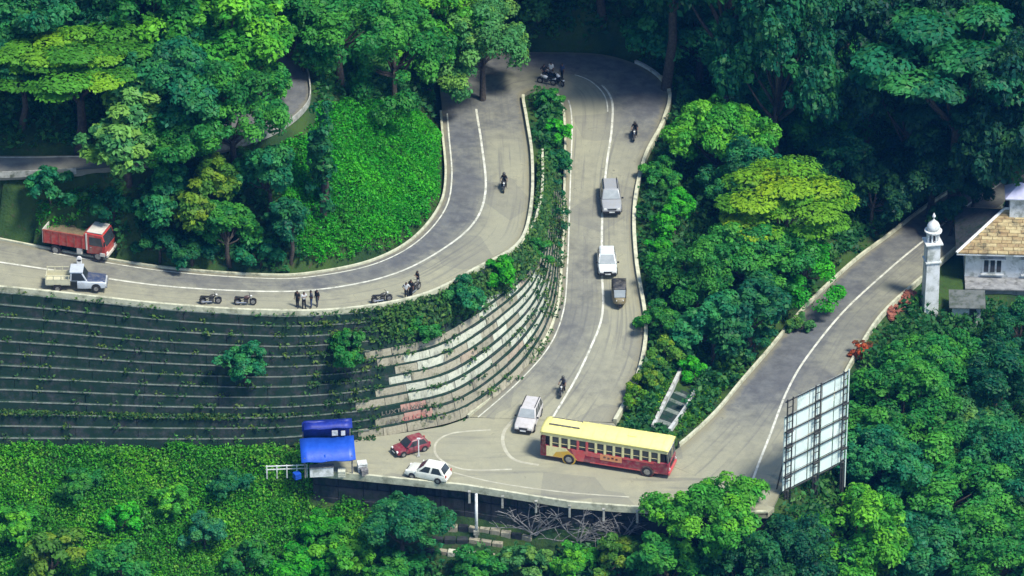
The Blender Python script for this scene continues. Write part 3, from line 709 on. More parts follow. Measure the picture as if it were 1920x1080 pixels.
for a in [
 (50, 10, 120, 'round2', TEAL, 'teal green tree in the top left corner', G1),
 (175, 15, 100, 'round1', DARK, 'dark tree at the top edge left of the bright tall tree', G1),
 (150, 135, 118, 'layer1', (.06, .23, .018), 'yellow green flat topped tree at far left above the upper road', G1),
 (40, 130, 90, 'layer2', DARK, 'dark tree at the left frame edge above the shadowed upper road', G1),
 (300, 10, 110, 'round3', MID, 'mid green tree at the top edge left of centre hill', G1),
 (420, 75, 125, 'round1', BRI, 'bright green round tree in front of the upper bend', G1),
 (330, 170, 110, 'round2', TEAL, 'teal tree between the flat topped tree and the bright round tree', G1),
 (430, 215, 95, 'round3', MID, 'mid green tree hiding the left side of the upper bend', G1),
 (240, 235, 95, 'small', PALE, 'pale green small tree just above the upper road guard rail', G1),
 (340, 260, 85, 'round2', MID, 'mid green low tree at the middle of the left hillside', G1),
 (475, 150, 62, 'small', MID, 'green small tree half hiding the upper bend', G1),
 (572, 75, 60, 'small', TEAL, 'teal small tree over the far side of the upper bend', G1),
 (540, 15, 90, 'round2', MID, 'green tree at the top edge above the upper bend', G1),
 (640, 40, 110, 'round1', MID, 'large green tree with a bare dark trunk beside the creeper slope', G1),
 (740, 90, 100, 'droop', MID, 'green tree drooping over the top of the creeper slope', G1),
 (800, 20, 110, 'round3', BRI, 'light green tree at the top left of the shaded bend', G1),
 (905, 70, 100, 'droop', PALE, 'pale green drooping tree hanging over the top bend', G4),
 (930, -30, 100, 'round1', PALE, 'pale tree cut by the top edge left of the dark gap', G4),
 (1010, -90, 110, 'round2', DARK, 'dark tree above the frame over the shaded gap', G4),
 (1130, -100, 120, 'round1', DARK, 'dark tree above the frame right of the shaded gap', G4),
 (1230, -40, 100, 'round3', SHADE_GREEN, 'dark teal tree at the right side of the shaded gap', G4),
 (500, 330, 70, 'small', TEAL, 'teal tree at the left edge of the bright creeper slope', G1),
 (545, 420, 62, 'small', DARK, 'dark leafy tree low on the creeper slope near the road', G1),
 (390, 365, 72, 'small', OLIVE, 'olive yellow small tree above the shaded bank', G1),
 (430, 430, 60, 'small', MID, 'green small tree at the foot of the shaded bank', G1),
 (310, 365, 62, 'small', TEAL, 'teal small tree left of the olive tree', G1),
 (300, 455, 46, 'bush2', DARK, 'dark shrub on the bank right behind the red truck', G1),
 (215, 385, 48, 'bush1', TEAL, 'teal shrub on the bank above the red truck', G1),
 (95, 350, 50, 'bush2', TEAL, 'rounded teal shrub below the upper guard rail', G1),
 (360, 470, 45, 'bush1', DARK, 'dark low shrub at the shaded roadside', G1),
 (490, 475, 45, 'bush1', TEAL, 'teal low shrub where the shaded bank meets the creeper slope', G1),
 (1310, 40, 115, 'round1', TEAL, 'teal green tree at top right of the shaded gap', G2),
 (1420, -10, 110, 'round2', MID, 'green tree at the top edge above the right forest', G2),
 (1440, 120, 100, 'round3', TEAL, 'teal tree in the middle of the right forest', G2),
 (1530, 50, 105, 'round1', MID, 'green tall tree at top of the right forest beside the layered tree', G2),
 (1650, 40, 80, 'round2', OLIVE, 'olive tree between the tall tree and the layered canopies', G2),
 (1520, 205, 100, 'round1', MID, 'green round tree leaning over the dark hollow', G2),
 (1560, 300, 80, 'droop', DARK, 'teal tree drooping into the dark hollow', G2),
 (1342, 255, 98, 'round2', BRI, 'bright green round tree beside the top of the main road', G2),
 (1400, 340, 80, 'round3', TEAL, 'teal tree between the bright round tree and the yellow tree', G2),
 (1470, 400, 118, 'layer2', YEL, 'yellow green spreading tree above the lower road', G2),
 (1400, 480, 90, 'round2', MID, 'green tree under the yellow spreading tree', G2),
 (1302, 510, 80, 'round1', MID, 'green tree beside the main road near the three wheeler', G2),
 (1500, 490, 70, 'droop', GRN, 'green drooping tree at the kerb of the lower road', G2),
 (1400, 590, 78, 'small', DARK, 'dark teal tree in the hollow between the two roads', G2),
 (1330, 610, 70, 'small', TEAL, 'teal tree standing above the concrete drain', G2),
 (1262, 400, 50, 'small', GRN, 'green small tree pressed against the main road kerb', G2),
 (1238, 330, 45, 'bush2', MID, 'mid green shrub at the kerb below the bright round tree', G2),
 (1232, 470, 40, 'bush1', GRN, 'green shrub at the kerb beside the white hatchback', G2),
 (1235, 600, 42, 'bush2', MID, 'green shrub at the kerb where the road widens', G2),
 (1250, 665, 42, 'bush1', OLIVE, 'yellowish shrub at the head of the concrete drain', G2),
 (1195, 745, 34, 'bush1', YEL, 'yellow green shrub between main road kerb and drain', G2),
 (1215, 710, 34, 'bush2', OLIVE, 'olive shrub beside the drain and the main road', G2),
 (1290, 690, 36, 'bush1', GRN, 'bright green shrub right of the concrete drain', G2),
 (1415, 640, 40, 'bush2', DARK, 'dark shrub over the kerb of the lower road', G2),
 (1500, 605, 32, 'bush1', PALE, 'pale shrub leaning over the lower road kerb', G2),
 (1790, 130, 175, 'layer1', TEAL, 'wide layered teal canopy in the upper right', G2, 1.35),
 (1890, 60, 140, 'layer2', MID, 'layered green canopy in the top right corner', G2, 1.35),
 (1700, 190, 110, 'layer2', SHADE_GREEN, 'dark layered tree under the wide teal canopy', G2, 1.35),
 (1880, 240, 120, 'layer1', SHADE_GREEN, 'dark layered tree above the tiled roof', G2, 1.35),
 (1740, 300, 100, 'round1', SHADE_GREEN, 'dark round tree in the hollow left of the minaret', G2),
 (1640, 360, 70, 'small', SHADE_GREEN, 'dark small tree at the far end of the lower road', G2),
 (1820, 320, 62, 'round3', SHADE_GREEN, 'dark tree right behind the tiled roof', G2),
 (1735, 700, 86, 'round2', MID, 'green broad tree in front of the minaret foot', G3),
 (1612, 655, 30, 'bush1', (.20, .055, .03), 'rust red shrub at the kerb of the lower road', G3),
 (1912, 610, 58, 'round1', DARK, 'dark tree covering the right end of the white building', G3),
 (1690, 765, 95, 'round1', MID, 'green tree right behind the top of the billboard', G3),
 (1860, 740, 95, 'round3', DARK, 'dark blue green tree at the right edge below the building', G3),
 (1775, 790, 75, 'round2', PALE, 'pale green tree in the middle of the right slope', G3),
 (1650, 870, 80, 'round2', TEAL, 'teal tree beside the foot of the billboard', G3),
 (1880, 870, 100, 'round2', TEAL, 'teal tree at the right edge low on the slope', G3),
 (1770, 905, 95, 'round1', MID, 'green tree low in the right foreground', G3),
 (1600, 1010, 105, 'round1', BRI, 'bright yellow green tree at the bottom right of centre', G3),
 (1335, 980, 92, 'round2', BRI, 'bright round tree covering the right corner of the wide bend', G3),
 (1490, 1045, 80, 'round3', DARK, 'dark tree between the two bright foreground trees', G3),
 (1250, 1070, 70, 'small', MID, 'green small tree at the bottom edge under the bend', G3),
 (1720, 1030, 90, 'round2', TEAL, 'teal tree at the bottom edge right of the bright tree', G3),
 (1860, 1030, 100, 'round1', MID, 'green tree in the bottom right corner', G3),
 (1400, 1090, 90, 'round1', DARK, 'dark teal tree at the bottom edge below the bright round tree', G3),
 ]:
    tree(*a[:6], group=a[6], hz=a[7] if len(a) > 7 else 1.0)
tree(756, 985, 66, 'round2', TEAL, 'grey teal tree growing in front of the wide bend near the white car', group='trees below the bend')
tree(1778, 400, 44, 'small', SHADE_GREEN, 'dark small tree in the hollow between minaret and tiled roof', group=G2)
tree(605, 300, 30, 'column', DARK, 'tall dark creeper covered stump on the bright slope', name='creeper_column', hz=1.15, cat='creeper')
tree(460, 690, 50, 'bush2', TEAL, 'teal shrub tree growing out of the left half of the stone wall', base=P(460, 716, 5.3), group='plants growing from the stone wall')
tree(660, 650, 56, 'bush1', MID, 'green shrub tree on the stone wall left of the whitewashed blocks', base=P(655, 684, 5.9), group='plants growing from the stone wall')
tree(775, 620, 48, 'bush1', MID, 'green shrub on the wall above the whitewashed blocks', base=P(785, 640, 6.0), group='plants growing from the stone wall')
tree(870, 560, 46, 'bush2', TEAL, 'teal shrub hanging under the parapet where people stand', base=P(870, 590, 7.0), group='plants growing from the stone wall')
tree(935, 505, 42, 'bush1', GRN, 'green shrub below the parapet at the wall bend', base=P(935, 530, 7.4), group='plants growing from the stone wall')
tree(1000, 470, 34, 'bush2', MID, 'green shrub at the narrow end of the stone wall', base=P(1003, 492, 6.0), group='plants growing from the stone wall')
for px, py, r, k, c, lb in [(1030, 190, 34, 'bush2', MID, 'dark green shrub at the tip of the planted strip under the parked scooters'), (1038, 245, 36, 'bush1', GRN, 'bright green shrub in the planted strip between the roads'), (1048, 300, 34, 'bush1', TEAL, 'teal shrub bulging over the left kerb of the main road'),
                            (1035, 350, 26, 'bush2', DARK, 'dark shrub halfway down the planted strip'), (1038, 410, 24, 'bush1', TEAL, 'teal shrub low in the planted strip'), (1040, 470, 22, 'bush2', TEAL, 'narrow teal shrub at the bottom of the planted strip'), (1015, 415, 20, 'bush1', GRN, 'small green shrub beside the second low parapet')]:
    tree(px, py, r, k, c, lb, group='shrubs in the planted strip')
tree(1072, 395, 30, 'sparse', DARK, 'thin sparse dark sapling reaching over the main road kerb', name='sapling', base=P(1052, 440, 4.3))
for i, (px, py, r, k, c, lb) in enumerate([(560, 1060, 60, 'bush1', GRN, 'bright green shrub at the bottom edge of the green field'), (640, 1040, 60, 'bush2', BRI, 'light green shrub near the bottom edge left of the grey teal tree'), (385, 1000, 45, 'bush2', (.02, .16, .08), 'blue green round shrub in the middle of the field'), (470, 1050, 55, 'bush1', MID, 'mid green shrub in the field right of the blue green shrub'),
      (100, 1050, 70, 'bush2', OLIVE, 'olive shrub at the bottom left corner'), (230, 1055, 60, 'bush1', MID, 'green shrub at the bottom edge near the left corner'), (30, 980, 50, 'bush1', BRI, 'light green shrub at the left edge of the field'), (330, 940, 40, 'bush2', BRI, 'bright shrub in the upper half of the field'), (430, 905, 40, 'bush1', TEAL, 'teal low shrub below the stone wall foot'),
      (150, 905, 45, 'bush1', MID, 'green shrub below the wall at far left'), (600, 985, 45, 'bush1', GRN, 'bright shrub below the blue stall'), (230, 975, 42, 'bush1', GRN, 'green shrub left of the field centre'), (740, 1065, 55, 'bush1', MID, 'green shrub at the bottom edge below the grey teal tree'),
      (890, 1068, 50, 'bush2', MID, 'green shrub at the bottom edge below the stone ledges'), (980, 1058, 48, 'bush1', PALE, 'pale shrub at the bottom edge under the dry branches'), (1075, 1050, 50, 'bush1', BRI, 'bright shrub under the front wall at bottom centre'), (1160, 1045, 50, 'bush2', OLIVE, 'yellowish shrub at the bottom edge near the bright round tree')]):
    tree(px, py, r, k, c, lb, group='shrubs in the foreground')
# a few trees just past the right and top of the view, where the forest goes on
for x, y, r, lb in [(56, 56, 6.5, 'dark tree past the right edge behind the layered canopy'), (52, 66, 7, 'dark tree far back in the upper right corner'), (34, 78, 6.5, 'dark tree above the frame over the olive tree'), (20, 78, 6, 'dark tree above the frame over the right forest edge'), (8, 74, 6, 'dark tree highest above the shaded gap'), (-6, 74, 6, 'dark tree above the frame over the pale drooping tree'), (46, 82, 7, 'dark tree farthest back above the layered canopies'), (60, 74, 7, 'dark tree farthest to the upper right'), (26, 66, 5.5, 'dark tree behind the teal tree of the right forest'), (-22, 62, 6, 'dark tree above the frame over the large trunk tree'), (-36, 52, 6, 'dark tree above the frame over the bright round tree'), (-50, 44, 6, 'dark tree above the frame in the top left')]:
    cmk = random.choice(['round1', 'round2', 'round3'])
    tree(0, 0, r * 22, cmk, DARK, lb, base=Vector((x, y, tz(x, y))), group='forest further back')
for x, y, r, hz_, lb in [(14.5, 55.5, 6.8, 1.65, 'tall tree added for shade on the bank left of the shaded gap top'), (20.5, 53, 6.6, 1.65, 'tall tree added for shade on the bank right of the top bend'), (25, 48, 5.6, 1.6, 'tall tree added for shade beside the outer kerb of the top bend'), (28, 64, 6.5, 1.5, 'tall tree added for shade deep in the right forest'), (10, 66, 6, 1.3, 'tall tree added for shade above the shaded gap')]:  # added with crowns above the view to cast shade on the top bend
    tree(0, 0, r * 22, 'round3', DARK, lb, hz=hz_, base=Vector((x, y, tz(x, y))), group='tall trees added to shade the top bend')
for x, y, r, hz_, lb in [(46.5, 43, 5.5, 1.5, 'tall dark tree added for shade behind the tiled roof just past the right edge'), (48, 55, 6.5, 1.6, 'tall dark tree added for shade far behind the cupola past the right edge'), (40, 54, 6.0, 1.5, 'tall dark tree added for shade behind the hollow'), (33, 53, 5.5, 1.5, 'tall dark tree added for shade over the far end of the lower road')]:  # added beyond the view's edge to throw the hollow into shade
    tree(0, 0, r * 22, 'round3', SHADE_GREEN, lb, hz=hz_, base=Vector((x, y, tz(x, y))), group='tall trees added to shade the hollow')
# ground cover: tufts of small leaves on the terrain
def cover(name, label, mask_fn, dens, per, leaf, colr, h=.35, area=(-46, 46, -16, 72), lean=(0, 0), clump=.35):
    n = int((area[1] - area[0]) * (area[3] - area[2]) * dens)
    x = rng.uniform(area[0], area[1], n); y = rng.uniform(area[2], area[3], n); z = tz_np(x, y)
    pt = np.stack([x, y, z], 1); px, py = to_px_np(pt); k = mask_fn(px, py, x, y, z); pt = pt[k]; n = len(pt)
    hum = np.maximum(0, np.sin(pt[:, 0] * 1.1 + 2 * np.sin(pt[:, 1] * .7)) * np.sin(pt[:, 1] * 1.6 + 1.5 * np.sin(pt[:, 0] * .5))); pt[:, 2] += hum * h * 1.2
    hh = (.5 + rng.random(n)) * h
    idx = np.repeat(np.arange(n), per); m = len(idx)
    off = unit(m) * np.array([clump, clump, .5]); off[:, 2] = np.abs(off[:, 2]) * hh[idx] * 2
    off[:, 0] += lean[0] * off[:, 2]; off[:, 1] += lean[1] * off[:, 2]
    pos = pt[idx] + off; nr = unit(m) * .7 + UP3 * .7
    big = np.sin(pt[:, 0] * .55 + 1.3 * np.sin(pt[:, 1] * .4)) * np.sin(pt[:, 1] * .6 + 2) * .3 + .5
    me = leaf_mesh(name, pos, nr, leaf * (.6 + .8 * rng.random(m)), rng.random(m), np.clip(big + rng.normal(size=n) * .2, 0, 1)[idx])
    o = link(name, me); o.color = (*colr, 1); return tag(o, label, kind='stuff')
# keep clear of roads, plaza, walls
near = np.zeros(GZ.shape, bool); near |= LIM < 1e8
def free(x, y):
    i = np.clip(np.round((x - X0) / CELL).astype(int), 0, len(gx) - 1); j = np.clip(np.round((y - Y0) / CELL).astype(int), 0, len(gy) - 1); return ~near[j, i]
SLOPE = [(500, 250), (560, 205), (640, 190), (760, 190), (835, 250), (845, 330), (830, 395), (780, 455), (700, 500), (590, 520), (560, 480), (540, 400)]
FIELD = [(-200, 840), (570, 838), (700, 900), (720, 1000), (700, 1150), (-200, 1150)]
LBANK = [(-200, 335), (130, 330), (200, 360), (110, 450), (-200, 450)]
YARD = [(1755, 470), (1940, 470), (1940, 575), (1880, 585), (1755, 600)]
CHUTE = [(1272, 688), (1320, 712), (1262, 822), (1210, 810)]
UNDER = [(640, 895), (880, 920), (1240, 960), (1240, 1035), (1000, 1030), (940, 1060), (790, 1050), (640, 980)]
DRAIN = [(1170, 700), (1215, 640), (1400, 640), (1330, 790), (1240, 840), (1150, 800)]
cover('creeper_cover', 'bright green creepers covering the sunny slope inside the bend', lambda px, py, x, y, z: inpoly(px, py, SLOPE) & free(x, y), 34, 9, .21, GRN, .3, (-24, -2, 12, 45), lean=(.5, -.5))
cover('field_cover', 'dense green undergrowth filling the lower left field', lambda px, py, x, y, z: inpoly(px, py, FIELD) & free(x, y) & (y < 6), 28, 8, .21, (.045, .29, .014), .45, (-48, -6, -24, 6))
cover('field_weeds', 'paler weeds scattered through the lower left field', lambda px, py, x, y, z: inpoly(px, py, FIELD) & free(x, y) & (y < 6), 2.2, 16, .22, (.06, .26, .03), .8, (-48, -6, -24, 6), clump=.5)
cover('bank_grass', 'bright grass on the bank behind the red truck', lambda px, py, x, y, z: inpoly(px, py, LBANK) & free(x, y), 20, 8, .22, GRN, .4, (-60, -30, 5, 30))
cover('verge_grass', 'yellow green grass on the verge between the two right roads', lambda px, py, x, y, z: inpoly(px, py, DRAIN) & ~inpoly(px, py, CHUTE) & free(x, y), 22, 8, .2, (.07, .26, .012), .3, (4, 24, -4, 26))
cover('undergrowth', 'dark forest undergrowth on all the wooded slopes', lambda px, py, x, y, z: free(x, y) & ~inpoly(px, py, SLOPE) & ~(inpoly(px, py, FIELD) & (y < 6)) & ~inpoly(px, py, UNDER) & ~inpoly(px, py, YARD) & ~inpoly(px, py, CHUTE) & (px > -150) & (px < 2070) & (py > -200) & (py < 1230), 4.5, 8, .46, (.022, .12, .04), .9, (-50, 52, -24, 74), clump=.5)
# plants along the ledges and top of the stone wall
pts = []
for _ in range(3000):
    l = random.random() * LT; k = random.randint(0, NC)
    pxl, _y = to_px(wpt(l, k / NC, wz(l, k / NC)) + woff)
    dens = 1.0 if k <= 1 else .35 if pxl > 985 else .8 if 600 < pxl < 690 else .12 if (690 <= pxl <= 985 and k > 3) else .55
    if k == 10 and pxl < 540: dens = 2.6
    elif pxl < 560: dens = .16
    for _r in range(3):
        if random.random() < dens / 3 * (1.3 if _r else 1): pts.append(tuple(wpt(min(l + .5 * _r, LT), (k + random.uniform(.3, .95)) / NC, wz(l, k / NC) + .1) + woff))
pts = np.array(pts); per = 9; idx = np.repeat(np.arange(len(pts)), per); m_ = len(idx)
off = unit(m_) * np.array([.4, .25, .22]); pos = pts[idx] + off
o = link('wall_plants', leaf_mesh('wall_plants', pos, unit(m_) * .7 + UP3 * .5 + np.array([.2, -.4, 0]), .26 * (.6 + .8 * rng.random(m_)), rng.random(m_), rng.random(len(pts))[idx])); o.color = (.035, .10, .035, 1)
tag(o, 'small ferns and moss tufts along the ledges of the stone wall', kind='stuff')
# creepers spilling over the wall top by the bend
pts = []
for _ in range(900):
    l = random.uniform(np.interp(690, [to_px(WTS[i])[0] for i in range(len(WTS) - 12)], Ls[:len(WTS) - 12]), LT); f = abs(random.gauss(0, .2)) + .02
    if f > .8 or f > .30: continue
    pts.append(tuple(wpt(l, f + .04, wz(l, f)) + woff))
pts = np.array(pts); per = 9; idx = np.repeat(np.arange(len(pts)), per); m_ = len(idx)
pos = pts[idx] + unit(m_) * np.array([.45, .45, .35]) + np.array([.12, -.12, .1])
o = link('wall_creepers', leaf_mesh('wall_creepers', pos, unit(m_) * .6 + np.array([.5, -.5, .5]), .3 * (.6 + .8 * rng.random(m_)), rng.random(m_), rng.random(len(pts))[idx])); o.color = (.03, .11, .03, 1)
tag(o, 'green creepers spilling down from the parapet over the curved wall', kind='stuff')

# ------------------------------------------------------------------ things built by people
def wp(px, py, z): return P(px, py, z)
# brackets and pole on the front edge
for i, (px, py) in enumerate([(880, 919), (942, 928), (1005, 937), (1068, 946), (1132, 952), (1195, 956)]):
    p = wp(px, py, -.1); o = empty('edge_post', (p.x, p.y - .12, -1.3), 0, ['short white post on the bend edge nearest the tall pole', 'second short white post along the bend edge from the tall pole', 'third short white post along the bend edge from the tall pole', 'fourth short white post along the bend edge from the tall pole', 'fifth short white post along the bend edge from the tall pole', 'short white post on the bend edge nearest the bright round tree'][i], 'post', 'white posts on the bend edge')
    MB().box((0, 0, .55), (.2, .2, 1.1), 0, .85, .85).build('shaft', M['concrete'], o, .02); MB().box((0, 0, 1.14), (.26, .26, .1)).build('cap', M['concrete'], o, .02)
p = wp(893, 922, 0); o = empty('concrete_pole', (p.x, p.y - .35, -3.9), 0, 'tall white concrete pole standing below the bend edge', 'pole')
MB().tube([(0, 0, -.6), (0, 0, 3.9)], [.15, .12], 10).build('shaft', M['white'], o, smooth=True); MB().box((0, 0, .1), (.5, .5, .4)).build('footing', M['concrete'], o, .03)
# broken stone ledges below the bend
for i, (pts, lb) in enumerate([([(820, 990), (880, 992), (940, 1000), (1000, 1012)], 'pale broken stone ledge at the foot of the tall pole'), ([(810, 1015), (880, 1015), (945, 1024)], 'second pale stone ledge below the tall pole'), ([(800, 1036), (860, 1040), (930, 1046)], 'lowest pale stone ledge below the tall pole')]):
    o = empty('stone_ledge', tuple(hit_terrain(*pts[0])), 0, lb, 'ledge', 'stone ledges below the bend'); L0 = Vector(o.location)
    for j in range(len(pts) - 1):
        for s in range(3):
            fa, fb = s / 3, (s + .9) / 3
            a = hit_terrain(pts[j][0] + (pts[j + 1][0] - pts[j][0]) * fa, pts[j][1] + (pts[j + 1][1] - pts[j][1]) * fa); b_ = hit_terrain(pts[j][0] + (pts[j + 1][0] - pts[j][0]) * fb, pts[j][1] + (pts[j + 1][1] - pts[j][1]) * fb)
            d = b_ - a; MB().box((a + b_) / 2 - L0 + Vector((0, .1, -.12 + random.uniform(-.06, .06))), (d.length, .5 + random.uniform(-.1, .2), .8), math.atan2(d.y, d.x)).build('stone', M['buff'] if random.random() < .35 else M['cream'] if random.random() < .2 else M['darkwall'], o, .04)
# dry branches
def dry(px, py, z, n, size, lb, seed):
    random.seed(seed); base = hit_terrain(px, py) + Vector((0, -.3, .1)); o = empty('dry_branches', tuple(base), 0, lb, 'branches', 'dry branches below the bend')
    for i in range(n):
        b = MB(); a = random.uniform(-2.9, -.2) if i % 2 else random.uniform(0.1, 3.0); p0 = Vector((random.uniform(-.3, .3), random.uniform(-.2, .2), 0)); pts_ = [p0]; d = Vector((math.cos(a), .25 * math.sin(a * 3), abs(math.sin(a)) * .8 + .1)).normalized()
        for k in range(5):
            d = (d + Vector((random.uniform(-.3, .3), random.uniform(-.2, .2), random.uniform(-.3, .15)))).normalized(); pts_.append(pts_[-1] + d * size / 5)
        b.tube(pts_, [.07, .06, .05, .04, .03, .02], 5)
        for k in (2, 3, 4):
            for _ in range(2):
                e = pts_[k] + Vector((random.uniform(-1, 1), random.uniform(-.4, .4), random.uniform(-.3, 1))).normalized() * size * .25
                b.tube([pts_[k], (pts_[k] + e) / 2 + Vector((0, 0, .06)), e], [.034, .026, .016], 4)
        b.build('branch', M['dry'], o)
dry(1000, 1000, -3.6, 13, 3.8, 'tangle of pale dry branches right of the tall pole', 3)
dry(1085, 1015, -4.2, 13, 3.4, 'dry branches under the middle of the bend edge', 4)
dry(1160, 1010, -4.0, 10, 2.8, 'dry branches under the bend nearest the bright round tree', 5)
random.seed(21)
# concrete drain down the verge
def dpt(px, py, up=.0): p = hit_terrain(px, py); return Vector((p.x, p.y, tz(p.x, p.y) + up))
dr = empty('stepped_drain', tuple(dpt(1245, 770)), 0, 'grey concrete drain with two pale side walls on the verge', 'drain'); D0 = Vector(dr.location)
la = smooth([dpt(x, y) for x, y in [(1278, 695), (1262, 728), (1245, 762), (1224, 805)]], 6); lb_ = smooth([dpt(x, y) for x, y in [(1312, 718), (1298, 748), (1280, 778), (1255, 812)]], 6)
for L in (la, lb_):
    sweep('side_wall', [Vector(q) - D0 for q in L], .28, .45, M['kerb_grey'], None, .5, dr)
for i in range(len(la) - 1):
    a, b_, c, d = (Vector(v) - D0 for v in (la[i], lb_[i], lb_[i + 1], la[i + 1])); zz = min(a.z, b_.z, c.z, d.z) + .14
    MB().hexa([(q.x, q.y, zz - .5) for q in (a, b_, c, d)] + [(q.x, q.y, zz) for q in (a, b_, c, d)]).build('step', M['mossy'] if i % 3 else M['ledge'], dr)

# blue tarpaulin stall
M['tarp'] = nmat('blue_tarpaulin', (.010, .065, .40), (.014, .08, .46), 3, .45, .3)
M['tarp_dark'] = nmat('dark_blue_tarpaulin', (.008, .02, .19), (.012, .03, .26), 3, .5, .3)
s0 = wp(615, 882, PLZ); st = empty('market_stall', (s0.x, s0.y, PLZ), R(6), 'roadside stall under bright blue tarpaulin at the foot of the stone wall', 'stall')
for x in (-2.0, 2.0):
    for y, h in ((-.9, 1.9), (1.3, 3.2)): MB().tube([(x, y, -.05), (x, y, h)], .06, 8).build('post', M['dry'], st)
b = MB(); rows = []
for i in range(9):
    x = -2.3 + 4.6 * i / 8; rows.append([(x, -1.3, 1.72 + .06 * math.sin(i * 1.7)), (x, -.2, 2.22 - .10 * math.sin(i * 2.1) ** 2), (x, .9, 2.75 + .05 * math.sin(i)), (x, .9, 2.69 + .05 * math.sin(i)), (x, -.2, 2.16 - .10 * math.sin(i * 2.1) ** 2), (x, -1.3, 1.66 + .06 * math.sin(i * 1.7))])
b.loft(rows).build('awning', M['tarp'], st, smooth=True)
b = MB(); rows = []
for i in range(9):
    x = -2.05 + 4.1 * i / 8; y = 1.3 + .07 * math.sin(i * 2.3); rows.append([(x, y, 2.4), (x, y + .04, 2.4), (x, y + .04, 4.1 + .1 * math.sin(i)), (x, y, 4.1 + .1 * math.sin(i))])
b.loft(rows).build('back_sheet', M['tarp_dark'], st, smooth=True)
b = MB(); rows = []
for i in range(7):
    x = -1.9 + 4.1 * i / 6; rows.append([(x, .75, 3.7 + .06 * math.sin(i * 2)), (x, 1.5, 4.15), (x, 1.5, 4.1), (x, .75, 3.65 + .06 * math.sin(i * 2))])
b.loft(rows).build('upper_awning', M['tarp_dark'], st, smooth=True)
MB().box((-.6, -.75, .45), (2.0, .5, .9)).build('counter', M['white'], st, .02); MB().box((-.6, -.75, .93), (2.1, .6, .05)).build('counter_top', M['dry'], st)
MB().box((.7, .78, 3.2), (.5, .03, .5)).build('sign', M['white'], st); MB().box((1.4, .78, 3.15), (.35, .03, .45)).build('sign', M['white'], st)
for i, (x, y, c, s, lb) in enumerate([(1.1, -1.0, 'cream', .62, 'pale crate at the front corner of the blue stall'), (2.9, -.3, 'white', .8, 'white box beside the right post of the blue stall'), (3.0, -1.0, 'dry', .6, 'grey wooden crate in front of the white box by the stall'), (-2.7, -1.0, 'tarp', .55, 'blue drum at the left corner of the stall')]):
    q = Matrix.Rotation(R(6), 3, 'Z') @ Vector((x, y, 0)) + Vector(st.location)
    o = empty('crate', tuple(q), R(10 * i), lb, 'crate', 'goods around the stall')
    b = MB()
    for k in range(3): b.box((0, 0, .1 + k * s * .3), (s, s, s * .24))
    b.build('slats', M[c], o, .01); MB().box((0, 0, s * .42), (s * .94, s * .94, s * .82)).build('inner', M['black'], o)
    MB().box((0, 0, s * .96), (s * 1.02, s * 1.02, .05)).build('lid', M[c], o, .01)
rl = wp(538, 884, -.15); o = empty('railing', (rl.x, rl.y, rl.z - .3), R(4), 'low pale railing left of the blue stall', 'railing')
for i in range(5): MB().box((-1.7 + i * .85, 0, .3), (.1, .1, 1.3)).build('post', M['white'], o, .01)
for z in (.55, .88): MB().box((0, .0, z), (3.6, .07, .08)).build('rail', M['white'], o, .01)
p = wp(785, 856, PLZ); o = empty('marker_pole', tuple(p), 0, 'slim pale pole standing in front of the red car', 'pole')
MB().tube([(0, 0, -.02), (0, 0, 1.75)], .05, 8).build('shaft', M['white'], o); MB().box((0, 0, .05), (.3, .3, .12)).build('base', M['concrete'], o, .02); MB().box((0, 0, 1.8), (.3, .1, .12)).build('head', M['white'], o, .02)
p = wp(153, 488, 11.7); p = on_road(150, 489)

# billboard seen from behind
BL, BR = wp(1468, 926, .2), wp(1585, 866, .2); bv = BR - BL; bl = bv.length; ang = math.atan2(bv.y, bv.x)
bb = empty('billboard', (BL.x, BL.y, -1.0), ang, 'tall billboard seen from behind, pale sheets on a dark steel lattice', 'billboard')
M['flex'] = nmat('pale_sheet', (.74, .84, .77), (.66, .77, .70), .8, .6, .1, dirt=(.48, .56, .51), dscale=.6)
BH = 8.9; ncol, nrow = 5, 6
for c in range(ncol):
    for r in range(nrow):
        x0, x1 = bl * c / ncol + .05, bl * (c + 1) / ncol - .05; z0, z1 = 1.3 + BH * r / nrow + .04, 1.3 + BH * (r + 1) / nrow - .04
        if c == 0 and r == nrow - 1: continue
        MB().box(((x0 + x1) / 2, .18 + random.uniform(-.02, .02), (z0 + z1) / 2), (x1 - x0, .03, z1 - z0)).build('panel', M['flex'], bb)
for x in (0.1, .75, bl * .5 - .3, bl * .5 + .3, bl - .7, bl - .12):
    MB().box((x, -.12, BH / 2 + .2), (.09, .09, BH + 2.8)).build('upright', M['flex'] if abs(x - (bl - .12)) < .01 else M['steel'], bb)
for x in (.42, bl * .5, bl - .42):
    for k in range(13): MB().box((x, -.12, .9 + k * .73), (.6, .05, .06)).build('ladder_bar', M['steel'], bb)
for k in range(nrow + 1):
    MB().box((bl / 2, .02, 1.3 + BH * k / nrow), (bl, .09, .09)).build('rail', M['steel'], bb)
for k in (1, 3, 4):
    for x in (.42, bl * .5, bl - .42): MB().box((x, -.2, 1.3 + BH * k / nrow), (.7, .14, .14)).build('bracket', M['steel'], bb)
for x in (.42, bl * .5, bl - .42):
    MB().tube([(x, -.1, -4.5), (x, -.1, 1.4)], .14, 8).build('leg', M['steel'], bb); MB().tube([(x, 1.6, -1.0), (x, .2, 5.2)], .07, 6).build('brace', M['steel'], bb)

